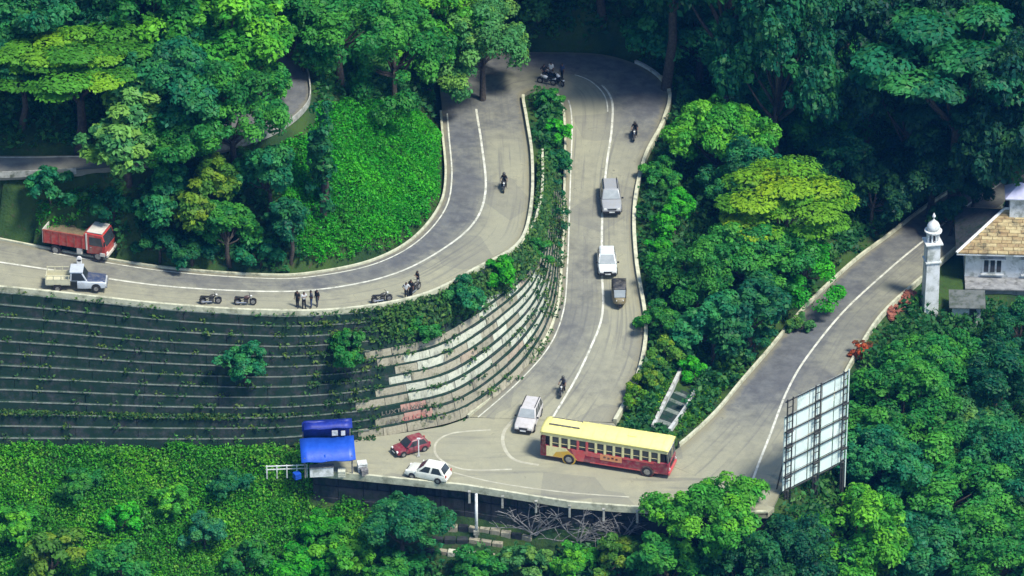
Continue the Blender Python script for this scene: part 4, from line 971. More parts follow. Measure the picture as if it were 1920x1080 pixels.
# white prayer house and minaret
def tz_(p): return tz(p.x, p.y)
mb0 = wp(1742, 592, -3.4); gz = min(tz_(mb0), -3.0)
mn = empty('minaret', (mb0.x, mb0.y, gz), R(10), 'slender white minaret with domed lantern beside the lower road', 'minaret')
H = 7.6 + (-3.3 - gz)
MB().box((0, 0, H / 2 - .5), (1.35, 1.35, H + 1), 0, .88, .88).build('shaft', M['white'], mn, .03)
for k, z in enumerate((H - 1.9, H - .02)): MB().box((0, 0, z + .08), (1.45 if not k else 1.6, 1.45 if not k else 1.6, .16)).build('moulding', M['white'], mn, .03)
for k in range(8):
    a = k * math.pi / 4 + .39; MB().tube([(.5 * math.cos(a), .5 * math.sin(a), H + .1), (.5 * math.cos(a), .5 * math.sin(a), H + 1.05)], .09, 8).build('column', M['white'], mn)
MB().lathe([(.22, H + .1), (.22, H + 1.05)], 10).build('core', M['black'], mn)
MB().lathe([(.75, H + 1.05), (.8, H + 1.12), (.8, H + 1.24), (.6, H + 1.28)], 16).build('balcony', M['white'], mn)
MB().lathe([(.52, H + 1.28), (.6, H + 1.45), (.58, H + 1.7), (.42, H + 2.0), (.2, H + 2.2), (.06, H + 2.35), (.03, H + 2.5)], 16).build('dome', M['white'], mn, smooth=True)
MB().lathe([(.02, H + 2.45), (.15, H + 2.58), (.17, H + 2.68), (.1, H + 2.8), (.02, H + 3.0)], 10).build('finial', M['white'], mn, smooth=True)
M['tiles1'] = nmat('old_clay_tile', (.36, .27, .13), (.25, .17, .085), 2.5, .85, .3, dirt=(.09, .085, .05), dscale=.9)
M['tiles2'] = nmat('pale_clay_tile', (.46, .38, .20), (.34, .26, .13), 2.5, .85, .3, dirt=(.12, .10, .06), dscale=.9)
M['greyroof'] = nmat('grey_sheet_roof', (.30, .30, .29), (.20, .20, .20), 1.5, .7, .2, dirt=(.10, .10, .09))
M['darkroof'] = nmat('mossy_sheet_roof', (.13, .14, .13), (.08, .09, .08), 1.2, .8, .3, dirt=(.04, .06, .03))
c0 = wp(1808, 530, -3.3); fl = -3.3
hs = empty('prayer_house', (c0.x, c0.y, fl), R(-3), 'white walled building with brown tiled hip roof behind the minaret', 'building')
EH = 3.4; WL = 14.0; DP = 7.0; ov = .9
MB().box((WL / 2, DP / 2, EH / 2 - .6), (WL, DP, EH + 1.2)).build('wall', M['white'], hs)
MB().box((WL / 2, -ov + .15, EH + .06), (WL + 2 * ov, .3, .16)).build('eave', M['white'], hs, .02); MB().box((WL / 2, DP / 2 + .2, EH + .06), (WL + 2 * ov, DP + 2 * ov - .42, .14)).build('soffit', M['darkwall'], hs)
half = DP / 2 + ov; rise = 2.3; z0 = EH + .15
x0, x1, y0, y1 = -ov, WL + ov, -ov, DP + ov; ya = DP / 2
b = MB(); b.add([(x0, y0, z0), (x1, y0, z0), (x1, y1, z0), (x0, y1, z0), (x0 + half, ya, z0 + rise), (x1 - half, ya, z0 + rise)], [(0, 1, 5, 4), (1, 2, 5), (2, 3, 4, 5), (3, 0, 4), (3, 2, 1, 0)])
rf = b.build('roof', M['tiles1'], hs)
MB().add([(x0 - .02, y0, z0 + .02), (x0 - .02, y1, z0 + .02), (x0 + half, ya, z0 + rise + .03)], [(2, 1, 0)]).build('shaded_hip', M['darkwall'], rf)  # dark sheet over the left hip, its shade put into the colour
nr = 13                                   # tiles on the two visible slopes
tilem = {}
sl_len = math.hypot(half, rise); sang = math.atan2(rise, half)
for r in range(nr):
    f0, f1 = r / nr, (r + 1.12) / nr
    xs0 = x0 + half * f0; xs1 = min(x1 - half * f0, 9.0)
    x = xs0 + .1 + (r % 2) * .2
    while x < xs1 - .3:
        wd = random.uniform(.85, 1.05)
        if random.random() < .97:
            zj = random.uniform(.0, .06)
            yA, yB = y0 + half * f0 - .02, y0 + half * min(f1, 1); zA, zB = z0 + rise * f0, z0 + rise * min(f1, 1)
            MB().hexa([(x, yA, zA + .01), (x + wd - .05, yA, zA + .01), (x + wd - .05, yB, zB + .01), (x, yB, zB + .01), (x, yA, zA + .1 + zj), (x + wd - .05, yA, zA + .1 + zj), (x + wd - .05, yB, zB + .06), (x, yB, zB + .06)]).build('tile', M[random.choice(['tiles1', 'tiles1', 'tiles2'])], rf)
        x += wd
for (a, c) in (((x0, y0, z0), (x0 + half, ya, z0 + rise)), ((x0 + half, ya, z0 + rise), (x1 - half, ya, z0 + rise))):
    MB().tube([Vector(a) + Vector((0, 0, .1)), Vector(c) + Vector((0, 0, .1))], .14, 8).build('ridge_cap', M['white'], rf)
for wx in (2.5, 6.2, 9.6):
    fr = MB().box((wx, -.03, 1.9), (1.9, .1, 1.6)).build('window', M['white'], hs)
    for k in range(3): MB().box((wx - .58 + k * .58, -.09, 1.9), (.4, .05, 1.3)).build('pane', M['glass'], fr)
    MB().box((wx, -.14, 1.05), (2.1, .3, .1)).build('sill', M['white'], fr); MB().box((wx, -.3, 2.82), (2.3, .6, .09)).build('sunshade', M['white'], fr)
MB().box((WL / 2 - 1, -1.1, .62), (WL - 2, 2.3, .12)).build('porch_roof', M['greyroof'], hs); MB().box((WL / 2 - 1, -1.0, -.3), (WL - 2.6, 1.9, 1.75)).build('porch', M['greyroof'], hs)
# cupola on the roof
c1 = hs.matrix_world
cq = Vector((c0.x, c0.y, fl)) + Matrix.Rotation(R(-3), 3, 'Z') @ Vector((4.8, DP / 2, z0 + rise))
cu = empty('roof_cupola', tuple(cq), R(-3), 'small white cupola with lilac cap on the tiled roof', 'cupola')
MB().box((0, 0, .5), (1.7, 1.7, 2.4)).build('walls', M['white'], cu); MB().box((0, 0, 1.75), (2.6, 2.6, .12)).build('eave', M['white'], cu)
M['lilac'] = nmat('lilac_sheet', (.45, .44, .58), (.38, .38, .50), 2, .6, .1)
MB().add([(-1.35, -1.35, 1.82), (1.35, -1.35, 1.82), (1.35, 1.35, 1.82), (-1.35, 1.35, 1.82), (0, 0, 2.9)], [(0, 1, 4), (1, 2, 4), (2, 3, 4), (3, 0, 4), (3, 2, 1, 0)]).build('cap', M['lilac'], cu)
# low annex with grey roof
a0 = wp(1785, 600, -3.5)
an = empty('annex', (a0.x, a0.y, min(tz_(a0), -3.2)), R(-3), 'low white annex with grey sheet roof at the foot of the minaret', 'building')
MB().box((1.6, 1.2, .6), (3.2, 2.4, 3.2)).build('wall', M['white'], an)
MB().hexa([(-.4, -.5, 2.1), (3.7, -.5, 2.1), (3.7, 2.9, 2.5), (-.4, 2.9, 2.5), (-.4, -.5, 2.2), (3.7, -.5, 2.2), (3.7, 2.9, 2.62), (-.4, 2.9, 2.62)]).build('roof', M['darkroof'], an)
dd = MB().box((2.3, -.02, .9), (.8, .08, 1.8)).build('door', M['steel'], an); MB().box((2.55, -.08, .9), (.06, .06, .2)).build('handle', M['chrome'], dd)
an.scale = (.8, .8, .8)
# stacked bricks by the lower road
M['brick'] = nmat('red_brick', (.30, .10, .06), (.20, .07, .045), 5, .9, .2)
for j, (px, py, lb) in enumerate([(1668, 592, 'heap of red bricks at the kerb nearer the rust red shrub'), (1700, 562, 'heap of red bricks at the kerb nearer the minaret')]):
    q = hit_terrain(px, py); o = empty('brick_heap', (q.x, q.y, q.z), R(60), lb, 'bricks', 'brick heaps by the lower road')
    bmesh_ = MB().box((0, 0, 0), (.5, .25, .2)).mesh('brick'); bmesh_.materials.append(M['brick'])
    for k in range(40):
        c = link('brick', bmesh_, None, o); h = k / 40; c.location = (random.gauss(0, .9 * (1 - h)), random.gauss(0, .5 * (1 - h)), .05 + h * .7); c.rotation_euler = (random.uniform(-.4, .4), random.uniform(-.4, .4), random.uniform(0, 3.1))

# ------------------------------------------------------------------ vehicles
WHEELS = {}
def wheel(parent, x, y, r, wd, rimmat=None):
    key = (round(r, 3), round(wd, 3), rimmat)
    if key not in WHEELS:
        a = MB().lathe([(r * .55, -wd / 2), (r * .93, -wd / 2), (r, -wd * .32), (r, wd * .32), (r * .93, wd / 2), (r * .55, wd / 2)], 18, axis='y').mesh('wheel'); a.materials.append(M['tyre'])
        c = MB().lathe([(r * .2, -wd * .54), (r * .58, -wd * .5), (r * .62, 0), (r * .58, wd * .5), (r * .2, wd * .54)], 14, axis='y').mesh('rim'); c.materials.append(M[rimmat or 'rim'])
        WHEELS[key] = (a, c)
    a, c = WHEELS[key]; o = link('wheel', a, None, parent); o.location = (x, y, r); link('rim', c, None, o); return o
def inset(a, b, c, d, f, off):
    a, b, c, d = map(Vector, (a, b, c, d)); ce = (a + b + c + d) / 4; n = (b - a).cross(d - a).normalized()
    return [p + (ce - p) * f + n * off for p in (a, b, c, d)]
def pane(name, quad, mat, parent, f=.1, flip=False):
    q = inset(*quad, f, 0); n = (Vector(q[1]) - Vector(q[0])).cross(Vector(q[3]) - Vector(q[0])).normalized()
    if flip: n = -n
    return MB().hexa([p - n * .01 for p in q] + [p + n * .018 for p in q]).build(name, mat, parent)
def sub(a, b, c, d, s, e):   # slice of quad a-b (bottom) d-c (top) between fractions
    a, b, c, d = map(Vector, (a, b, c, d)); return [a.lerp(b, s), a.lerp(b, e), d.lerp(c, e), d.lerp(c, s)]
def car(px, py, yaw, colr, label, L=4.2, W=1.72, Hh=1.5, kind='hatch', trim='black', shield='glass', rails=False):
    p = on_road(px, py); o = empty('car', tuple(p), yaw, label, 'car', 'cars on the road')
    bm_ = paint('car_paint', colr); h = L / 2; w_ = W / 2
    belt = Hh * .60; hood = Hh * .55
    prof = {'hatch': [(-h, .42, hood * .8, .86), (-h + .1, .25, belt * .97, .93), (-h * .6, .2, belt, 1), (h * .3, .2, belt, 1), (h * .45, .2, hood * .99, .99), (h * .82, .2, hood * .92, .95), (h - .08, .24, hood * .78, .88), (h, .34, hood * .62, .78)],
            'suv': [(-h, .42, hood * .85, .9), (-h + .06, .28, belt * .99, .95), (-h * .6, .24, belt, 1), (h * .3, .24, belt, 1), (h * .42, .24, hood * 1.02, 1), (h * .85, .24, hood * .97, .96), (h - .05, .26, hood * .85, .9), (h, .36, hood * .66, .84)]}[kind]
    rings = []
    for x, zb, zt, k in prof:
        y = w_ * k; rings.append([(x, -y * .9, zb), (x, y * .9, zb), (x, y, zb + .12), (x, y, zt - .16), (x, y * .93, zt - .03), (x, y * .8, zt), (x, -y * .8, zt), (x, -y * .93, zt - .03), (x, -y, zt - .16), (x, -y, zb + .12)])
    MB().loft(rings).build('body', bm_, o, .03, True)
    if kind == 'suv': xb0, xb1, xt0, xt1 = -h + .05, h * .40, -h + .28, h * .12
    else: xb0, xb1, xt0, xt1 = -h + .15, h * .46, -h + .6, h * .08
    yb, yt = w_ * .93, w_ * .76; z0_, z1_ = belt - .04, Hh - .05
    B = [(xb0, -yb, z0_), (xb1, -yb, z0_), (xb1, yb, z0_), (xb0, yb, z0_)]; T = [(xt0, -yt, z1_), (xt1, -yt, z1_), (xt1, yt, z1_), (xt0, yt, z1_)]
    b = MB(); b.hexa(B + T); b.build('cabin', bm_, o, .05, True)
    MB().box(((xt0 + xt1) / 2, 0, Hh - .03), (xt1 - xt0 - .06, 2 * yt - .08, .06), 0, .92, .9).build('roof', bm_, o, .02)
    pane('windshield', (B[1], B[2], T[2], T[1]), M[shield], o, .12); pane('rear_window', (B[3], B[0], T[0], T[3]), M['glass'], o, .16)
    for (q, fl_) in (((B[0], B[1], T[1], T[0]), False), ((B[2], B[3], T[3], T[2]), False)):
        cuts = ((.04, .34), (.36, .64), (.66, .96)) if kind == 'suv' else ((.08, .47), (.51, .94))
        for s, e in cuts: pane('side_window', sub(*q, s, e), M['glass'], o, .13)
    r = .33 if kind == 'suv' else .3
    for x in (-h * .62, h * .64):
        for s in (-1, 1):
            MB().lathe([(r * 1.17, 0), (r * 1.17, .03)], 18, (x, s * (w_ - .015) - .015, r + .02), 'y').build('wheel_arch', M['black'], o)
            wheel(o, x, s * (w_ - .07), r, .2)
    MB().box((h + .0, 0, .4), (.12, W * .86, .22)).build('bumper', bm_ if trim == 'body' else M[trim], o, .03); MB().box((-h - .0, 0, .42), (.12, W * .86, .22)).build('bumper', bm_ if trim == 'body' else M[trim], o, .03)
    MB().box((h - .03, 0, hood * .68), (.08, W * .42, .14)).build('grille', M['black'], o, .01)
    for s in (-1, 1):
        MB().box((h - .1, s * w_ * .66, hood * .74), (.2, .3, .15), 0, .8, .8).build('headlight', M['lamp'], o, .02)
        MB().box((-h + .03, s * w_ * .76, belt * .84), (.1, .18, .28)).build('tail_light', M['redlamp'], o, .02)
        MB().box((xb1 - .1, s * (w_ + .09), belt + .06), (.1, .2, .13)).build('mirror', bm_ if trim == 'body' else M['black'], o, .02)
        if rails: MB().box(((xt0 + xt1) / 2, s * yt * .88, Hh + .06), (xt1 - xt0 - .2, .05, .05)).build('roof_rail', M['black'], o)
    MB().box((h + .065, 0, .42), (.02, .5, .12)).build('number_plate', M['white'], o)
    return o
def yawpx(a, b):   # heading of a line drawn on the road from pixel a to pixel b
    d = on_road(*b) - on_road(*a); return math.atan2(d.y, d.x)
car(1145, 383, yawpx((1140, 340), (1146, 410)), (.30, .31, .32), 'silver sport utility car with dark front coming down the main road', 4.4, 1.85, 1.72, 'suv', 'black', 'glass_pale', True)
car(1138, 501, yawpx((1136, 455), (1141, 530)), (.66, .70, .68), 'white hatchback driving just behind the three wheeler', 3.9, 1.72, 1.5, 'hatch', 'black', 'glass_pale')
car(991, 792, yawpx((1002, 760), (982, 812)), (.52, .49, .47), 'beige silver car with dark bumper just left of the bus', 4.2, 1.75, 1.62, 'suv', 'black', 'glass_pale', True)
RC = car(770, 845, R(208), (.20, .012, .03), 'dark red hatchback parked near the blue stall', 3.7, 1.65, 1.5, 'hatch', 'black')
WC = car(803, 894, R(160), (.72, .72, .62), 'white hatchback parked at the front edge of the bend', 4.1, 1.8, 1.62, 'hatch', 'body', 'glass')

RC.scale = (.86,) * 3; WC.scale = (.9,) * 3
# bus -------------------------------------------------------------
ba, bbx = on_road(1013, 861), on_road(1251, 899)
yawb = math.atan2((bbx - ba).y, (bbx - ba).x)
pc = (ba + bbx) / 2 + Vector((-math.sin(yawb), math.cos(yawb), 0)) * 1.22
bus = empty('bus', (pc.x, pc.y, PLZ + .005), yawb, 'red and yellow passenger bus turning on the wide bend', 'bus')
M['busred'] = paint('bus_red', (.24, .008, .032)); M['buspink'] = paint('bus_pink_red', (.55, .07, .07)); M['buscream'] = paint('bus_cream', (.78, .70, .34)); M['busyel'] = paint('bus_roof_yellow', (.82, .73, .24), .55, (.55, .45, .16)); M['busgold'] = paint('bus_gold', (.62, .36, .03)); M['busorange'] = paint('bus_orange', (.75, .28, .10)); M['busdark'] = paint('bus_maroon', (.10, .01, .012))
BLn, BW, BHt = 11.2, 2.5, 3.15; hb = BLn / 2; wb2 = BW / 2; floor_ = .42; sill = 1.52; wt2 = 2.45
MB().box((0, 0, (floor_ + sill) / 2), (BLn, BW, sill - floor_)).build('lower_body', M['busred'], bus, .06)
MB().box((0, 0, 2.0), (BLn - .5, BW - .34, 1.2)).build('interior', M['black'], bus)
MB().box((0, 0, wt2 + .16), (BLn - .04, BW - .01, .32), 0, 1, .98).build('cant_rail', M['buscream'], bus, .04)
b = MB(); rings = []
for i, x in enumerate((-hb - .03, -hb + .25, 0, hb - .3, hb + .06)):
    e = .0 if 0 < i < 4 else .07
    rings.append([(x, -wb2 - .05, wt2 + .28), (x, wb2 + .05, wt2 + .28), (x, wb2 + .02, wt2 + .42 - e), (x, wb2 * .7, BHt - .08 - e), (x, 0, BHt - e), (x, -wb2 * .7, BHt - .08 - e), (x, -wb2 - .02, wt2 + .42 - e)])
roof = b.loft(rings).build('roof', M['busyel'], bus, 0, True)
MB().box((-3.7, .1, BHt + .03), (2.6, .9, .1)).build('roof_rack', M['busyel'], roof, .02); MB().box((-3.7, -.45, BHt + .05), (2.7, .06, .12)).build('rack_rail', M['dry'], roof); MB().box((-3.7, .62, BHt + .05), (2.7, .06, .12)).build('rack_rail', M['dry'], roof)
for k in range(11):
    x = -hb + .5 + k * 1.02; MB().loft([[(x - .03, y, z - .03), (x + .03, y, z - .03), (x + .03, y, z + .035), (x - .03, y, z + .035)] for y, z in ((-wb2 - .0, wt2 + .42), (-wb2 * .7, BHt - .08), (0, BHt), (wb2 * .7, BHt - .08), (wb2, wt2 + .42))]).build('roof_rib', M['busyel'], roof)
MB().box((2.2, 0, BHt + .01), (.7, .7, .1)).build('roof_hatch', M['busyel'], roof, .02)
nw = 12; wx0, wx1 = -hb + .95, hb - .75
for s in (-1, 1):
    y = s * (wb2 - .03)
    for i in range(nw):
        x = wx0 + (wx1 - wx0) * (i + .5) / nw; wd = (wx1 - wx0) / nw
        MB().box((x, y - s * .05, (sill + wt2) / 2 + .02), (wd - .2, .03, wt2 - sill - .12)).build('side_window', M['glass'], bus)
        MB().box((x, y + s * .0, sill + .34), (wd - .2, .03, .03)).build('window_bar', M['buscream'], bus)
    for i in range(nw + 1):
        x = wx0 + (wx1 - wx0) * i / nw; MB().box((x, y, (sill + wt2) / 2), (.2, .08, wt2 - sill + .04)).build('pillar', M['buscream'] if i < 3 or i > 4 else M['buspink'], bus)
    yy = s * (wb2 + .004)
    def panel(pts, mat, dz=0., name='side_panel'):
        MB().hexa([(x, yy, z) for x, z in pts] + [(x, yy + s * (.014 + dz), z) for x, z in pts]).build(name, mat, bus)
    panel([(-hb + .55, .50), (-2.6, .50), (-3.3, 1.5), (-hb + .55, 1.5)], M['buscream'])
    panel([(-hb + 1.1, .52), (-2.3, .52), (-3.1, 1.28), (-4.2, 1.0)], M['busgold'], .006, 'swoosh')
    panel([(-2.35, .45), (-1.8, .45), (-1.5, 1.5), (-2.9, 1.5)], M['buspink'], .002)
    panel([(-1.5, 1.08), (-.3, 1.08), (-.3, 1.5), (-1.8, 1.5)], M['buspink'], .004)
    panel([(-.3, .92), (1.6, .92), (1.6, 1.48), (-.3, 1.48)], M['busorange'], .008, 'name_panel')
    panel([(1.6, 1.32), (4.4, 1.32), (4.4, 1.5), (1.6, 1.5)], M['buspink'], .004)
    panel([(-1.2, .44), (4.8, .44), (4.8, .54), (-1.2, .54)], M['buspink'], .004, 'skirt_strip')
    for x in (.1, .45, .8, 1.15):    # faint marks on the name panel
        MB().box((x, s * (wb2 + .034), 1.22 + .04 * math.sin(x * 9)), (.2, .012, .16), 0).build('lettering', M['busdark'], bus)
    MB().box((-hb + .3, s * (wb2 + .006), 1.55), (.34, .03, 1.9)).build('rear_door', M['busdark'], bus)
    for x in (-hb + 2.55, hb - 1.75):
        MB().lathe([(.60, 0), (.60, .05)], 20, (x, s * (wb2 - .0) - .025, .5), 'y').build('wheel_arch', M['busgold'] if x < 0 else M['busdark'], bus)
        wheel(bus, x, s * (wb2 - .06), .48, .3, 'rim')
MB().box((-hb - .02, 0, 1.35), (.05, 2.1, 1.7)).build('rear_panel', M['busdark'], bus); MB().box((-hb - .04, 0, 2.0), (.05, 1.7, .7)).build('rear_window', M['glass'], bus)
ws = MB().hexa([(hb - .05, -1.15, 1.5), (hb + .06, -1.15, 1.5), (hb + .06, 1.15, 1.5), (hb - .05, 1.15, 1.5), (hb - .2, -1.1, 2.5), (hb - .1, -1.1, 2.5), (hb - .1, 1.1, 2.5), (hb - .2, 1.1, 2.5)]).build('windshield', M['glass'], bus)
MB().box((hb + .06, 0, 2.0), (.03, .06, .95)).build('divider', M['buscream'], ws)
MB().box((hb + .03, 0, 1.0), (.12, 2.3, .8)).build('front_panel', M['busred'], bus, .05); MB().box((hb + .12, 0, .5), (.16, 2.4, .28)).build('bumper', M['buspink'], bus, .03)
MB().box((hb + .1, 0, 1.05), (.04, 1.1, .35)).build('grille', M['black'], bus); MB().box((hb - .02, 0, 2.68), (.12, 1.5, .28)).build('destination_board', M['white'], bus)
for s in (-1, 1):
    MB().lathe([(.14, 0), (.14, .05)], 12, (hb + .07, s * .95, .85), 'y').build('headlight', M['lamp'], bus).rotation_euler = (0, 0, 0)
    MB().box((hb + .25, s * 1.4, 2.1), (.08, .22, .4)).build('mirror', M['black'], bus, .02); MB().tube([(hb, s * 1.2, 2.45), (hb + .25, s * 1.4, 2.3)], .02, 5).build('mirror_arm', M['black'], bus)

# red tipper truck -------------------------------------------------
M['trred'] = paint('truck_red', (.42, .03, .025)); M['trred2'] = paint('truck_dull_red', (.30, .045, .03)); M['trwhite'] = paint('truck_white', (.62, .58, .5))
ta, tb = on_road(104, 474), on_road(182, 492); yt_ = math.atan2((tb - ta).y, (tb - ta).x); pc = (ta + tb) / 2 + Vector((-math.sin(yt_), math.cos(yt_), 0)) * 1.05
tk = empty('tipper_truck', tuple(pc), yt_, 'red tipper truck parked against the shaded bank', 'truck')
for s in (-1, 1): MB().box((-.3, s * .42, .72), (5.2, .14, .2)).build('chassis_rail', M['black'], tk)
b = MB()
x0, x1 = -3.0, .85
b.hexa([(x0, -1.05, 1.0), (x1, -1.05, 1.0), (x1, 1.05, 1.0), (x0, 1.05, 1.0), (x0, -1.15, 1.08), (x1, -1.15, 1.08), (x1, 1.15, 1.08), (x0, 1.15, 1.08)])
bed = b.build('tipper_bed', M['trred'], tk)
for s in (-1, 1):
    MB().box(((x0 + x1) / 2, s * 1.12, 1.66), (x1 - x0, .07, 1.2)).build('bed_side', M['trred'], bed)
    for k in range(6): MB().box((x0 + .15 + k * .71, s * 1.18, 1.64), (.09, .07, 1.16)).build('rib', M['trred2'], bed)
    MB().box(((x0 + x1) / 2, s * 1.14, 2.3), (x1 - x0, .12, .1)).build('top_rail', M['trred2'], bed)
MB().box((x1, 0, 1.75), (.08, 2.2, 1.5)).build('headboard', M['trred'], bed); MB().box((x0, 0, 1.7), (.09, 2.3, 1.3)).build('tailgate', M['trwhite'], bed)
MB().box(((x0 + x1) / 2, 0, 1.7), (x1 - x0 - .2, 2.1, .7), 0, .9, .8).build('sand_load', nmat('sand', (.22, .17, .09), (.14, .11, .06), 4, .95, .6, coord='obj'), bed)
rings = []
for x, zt in ((1.0, 2.55), (1.2, 2.62), (2.2, 2.6), (2.55, 2.4), (2.72, 1.7), (2.78, 1.5), (2.8, .75)):
    pass
cabp = [(1.0, .62), (2.8, .62), (2.84, 1.45), (2.52, 2.55), (1.0, 2.62)]
cab = MB(); vv = [(x, -1.08, z) for x, z in cabp] + [(x, 1.08, z) for x, z in cabp]
cab.add(vv, [(0, 1, 2, 3, 4), (9, 8, 7, 6, 5)] + [(i, (i + 1) % 5, 5 + (i + 1) % 5, 5 + i) for i in range(5)]); cb = cab.build('cab', M['trred'], tk, .06)
pane('windshield', ((2.84, -1.0, 1.48), (2.84, 1.0, 1.48), (2.53, .98, 2.5), (2.53, -.98, 2.5)), M['glass'], cb, .05)
for s in (-1, 1):
    q = [(1.3, s * 1.085, 1.5), (2.55, s * 1.085, 1.5), (2.4, s * 1.085, 2.3), (1.3, s * 1.085, 2.3)]
    MB().hexa([(x, y, z) for x, y, z in q] + [(x, y + s * .02, z) for x, y, z in q]).build('side_window', M['glass'], cb)
    dd = MB().box((1.9, s * 1.09, 1.1), (1.2, .03, .75)).build('door', M['trred2'], cb, .02); MB().box((1.45, s * 1.12, 1.3), (.16, .04, .05)).build('handle', M['chrome'], dd)
    MB().box((1.05, s * 1.1, 1.8), (.14, .06, 1.6)).build('cab_post', M['trwhite'], cb)
    MB().box((2.5, s * 1.12, .72), (.5, .06, .35)).build('mudguard', M['trwhite'], cb, .03)
    MB().box((2.86, s * .85, .85), (.06, .3, .2)).build('headlight', M['lamp'], cb); MB().box((2.8, s * 1.3, 1.9), (.1, .2, .4)).build('mirror', M['black'], cb, .02)
    MB().box((.35, s * 1.0, .72), (.5, .3, .55)).build('fuel_tank' if s < 0 else 'tool_box', M['trwhite'] if s < 0 else M['black'], tk, .04)
    wheel(tk, 2.05, s * .95, .46, .28, 'rim'); wheel(tk, -1.9, s * .9, .46, .5, 'rim')
MB().box((2.9, 0, .62), (.16, 2.16, .26)).build('bumper', M['trwhite'], tk, .03); MB().box((1.75, 0, 2.68), (1.4, 1.9, .1)).build('roof', M['trwhite'], cb, .03)

# cream pickup -------------------------------------------------------
M['pkcream'] = paint('pickup_cream', (.56, .53, .36)); M['pkwhite'] = paint('pickup_silver', (.50, .54, .58)); M['pkblue'] = paint('pickup_slate_blue', (.04, .06, .12))
ta, tb = on_road(92, 545), on_road(192, 552); yp = math.atan2((tb - ta).y, (tb - ta).x); pc = (ta + tb) / 2 + Vector((-math.sin(yp), math.cos(yp), 0)) * .85
pk = empty('pickup', tuple(pc), yp, 'old pickup with cream load bed, white cab and slate bonnet beside the parapet', 'pickup')
rings = []
for x, zt, k in ((.15, 1.12, 1), (.9, 1.12, 1), (1.1, 1.06, .98), (2.3, .98, .9), (2.55, .9, .84), (2.6, .7, .82)):
    y = .82 * k; rings.append([(x, -y, .35), (x, y, .35), (x, y, zt - .12), (x, y * .85, zt), (x, -y * .85, zt), (x, -y, zt - .12)])
MB().loft(rings).build('front_body', M['pkwhite'], pk, .03, True)
MB().hexa([(.95, -.76, 1.0), (2.55, -.66, .9), (2.55, .66, .9), (.95, .76, 1.0), (.95, -.68, 1.17), (2.52, -.56, 1.05), (2.52, .56, 1.05), (.95, .68, 1.17)]).build('bonnet', M['pkblue'], pk, .03)
B = [(-.45, -.78, 1.05), (1.05, -.78, 1.05), (1.05, .78, 1.05), (-.45, .78, 1.05)]; T = [(-.4, -.68, 1.85), (.6, -.68, 1.85), (.6, .68, 1.85), (-.4, .68, 1.85)]
cabk = MB().hexa(B + T).build('cab', M['pkwhite'], pk, .05); pane('windshield', (B[1], B[2], T[2], T[1]), M['glass'], cabk, .08); pane('side_window', (B[0], B[1], T[1], T[0]), M['glass'], cabk, .2); pane('side_window', (B[2], B[3], T[3], T[2]), M['glass'], cabk, .2)
MB().box((.1, 0, 1.9), (1.15, 1.5, .1)).build('roof', M['pkwhite'], cabk, .04)
MB().box((-1.5, 0, .72), (2.1, 1.6, .12)).build('bed_floor', M['pkcream'], pk)
for s in (-1, 1):
    MB().box((-1.5, s * .8, 1.0), (2.1, .06, .5)).build('bed_side', M['pkcream'], pk)
    for k in range(4): MB().box((-2.5 + k * .65, s * .8, 1.4), (.07, .07, .4)).build('stake', M['pkcream'], pk)
    MB().box((-1.5, s * .8, 1.6), (2.1, .06, .08)).build('stake_rail', M['pkcream'], pk)
    for x in (1.75, -1.55): MB().lathe([(.4, 0), (.4, .03)], 16, (x, s * .81 - .015, .42), 'y').build('wheel_arch', M['black'], pk); wheel(pk, x, s * .74, .33, .2)
    MB().box((2.58, s * .6, .72), (.08, .2, .18)).build('headlight', M['lamp'], pk)
MB().box((-2.55, 0, 1.0), (.06, 1.6, .5)).build('tailgate', M['pkcream'], pk); MB().box((2.65, 0, .48), (.12, 1.6, .16)).build('bumper', M['chrome'], pk, .02)

# three wheeler ------------------------------------------------------
p = on_road(1161, 566); au = empty('three_wheeler', tuple(p), yawpx((1158, 520), (1163, 590)), 'black three wheeled taxi with pale windscreen coming down the main road', 'three wheeler')
M['auyel'] = paint('taxi_ochre', (.20, .16, .08)); M['aublack'] = paint('taxi_black', (.02, .02, .022), .5)
rings = []
for x, zb, zt, y in ((-1.3, .35, 1.0, .62), (-1.15, .28, 1.05, .66), (-.2, .26, .9, .66), (.5, .28, .95, .6), (.95, .35, 1.0, .48), (1.2, .45, .9, .34), (1.3, .5, .75, .22)):
    rings.append([(x, -y, zb), (x, y, zb), (x, y, zt - .1), (x, y * .85, zt), (x, -y * .85, zt), (x, -y, zt - .1)])
MB().loft(rings).build('body', M['auyel'], au, .03, True)
rings = []
for x, z, y in ((-1.32, 1.0, .62), (-1.3, 1.55, .62), (-1.1, 1.75, .6), (-.2, 1.82, .62), (.55, 1.78, .6), (.75, 1.7, .56)):
    rings.append([(x, -y, z - .1), (x, y, z - .1), (x, y, z), (x, y * .7, z + .06), (x, -y * .7, z + .06), (x, -y, z)])
MB().loft(rings).build('hood', M['aublack'], au, 0, True)
for s in (-1, 1):
    MB().tube([(.98, s * .52, .95), (.7, s * .56, 1.72)], .045, 6).build('pillar', M['aublack'], au); MB().box((-1.1, s * .63, 1.3), (.4, .04, .8)).build('side_curtain', M['aublack'], au)
    MB().lathe([(.07, 0), (.07, .05)], 10, (1.22, s * .3 - .02, .82), 'y').build('headlight', M['lamp'], au); wheel(au, -.85, s * .6, .24, .12)
wheel(au, 1.05, 0, .24, .12); MB().box((1.15, 0, .52), (.4, .2, .1)).build('mudguard', M['aublack'], au, .02)
pane('windscreen', ((1.0, -.5, 1.0), (1.0, .5, 1.0), (.74, .54, 1.68), (.74, -.54, 1.68)), M['glass_pale'], au, .06)
MB().box((-.6, 0, .85), (.5, 1.1, .5)).build('seat', M['black'], au, .05)

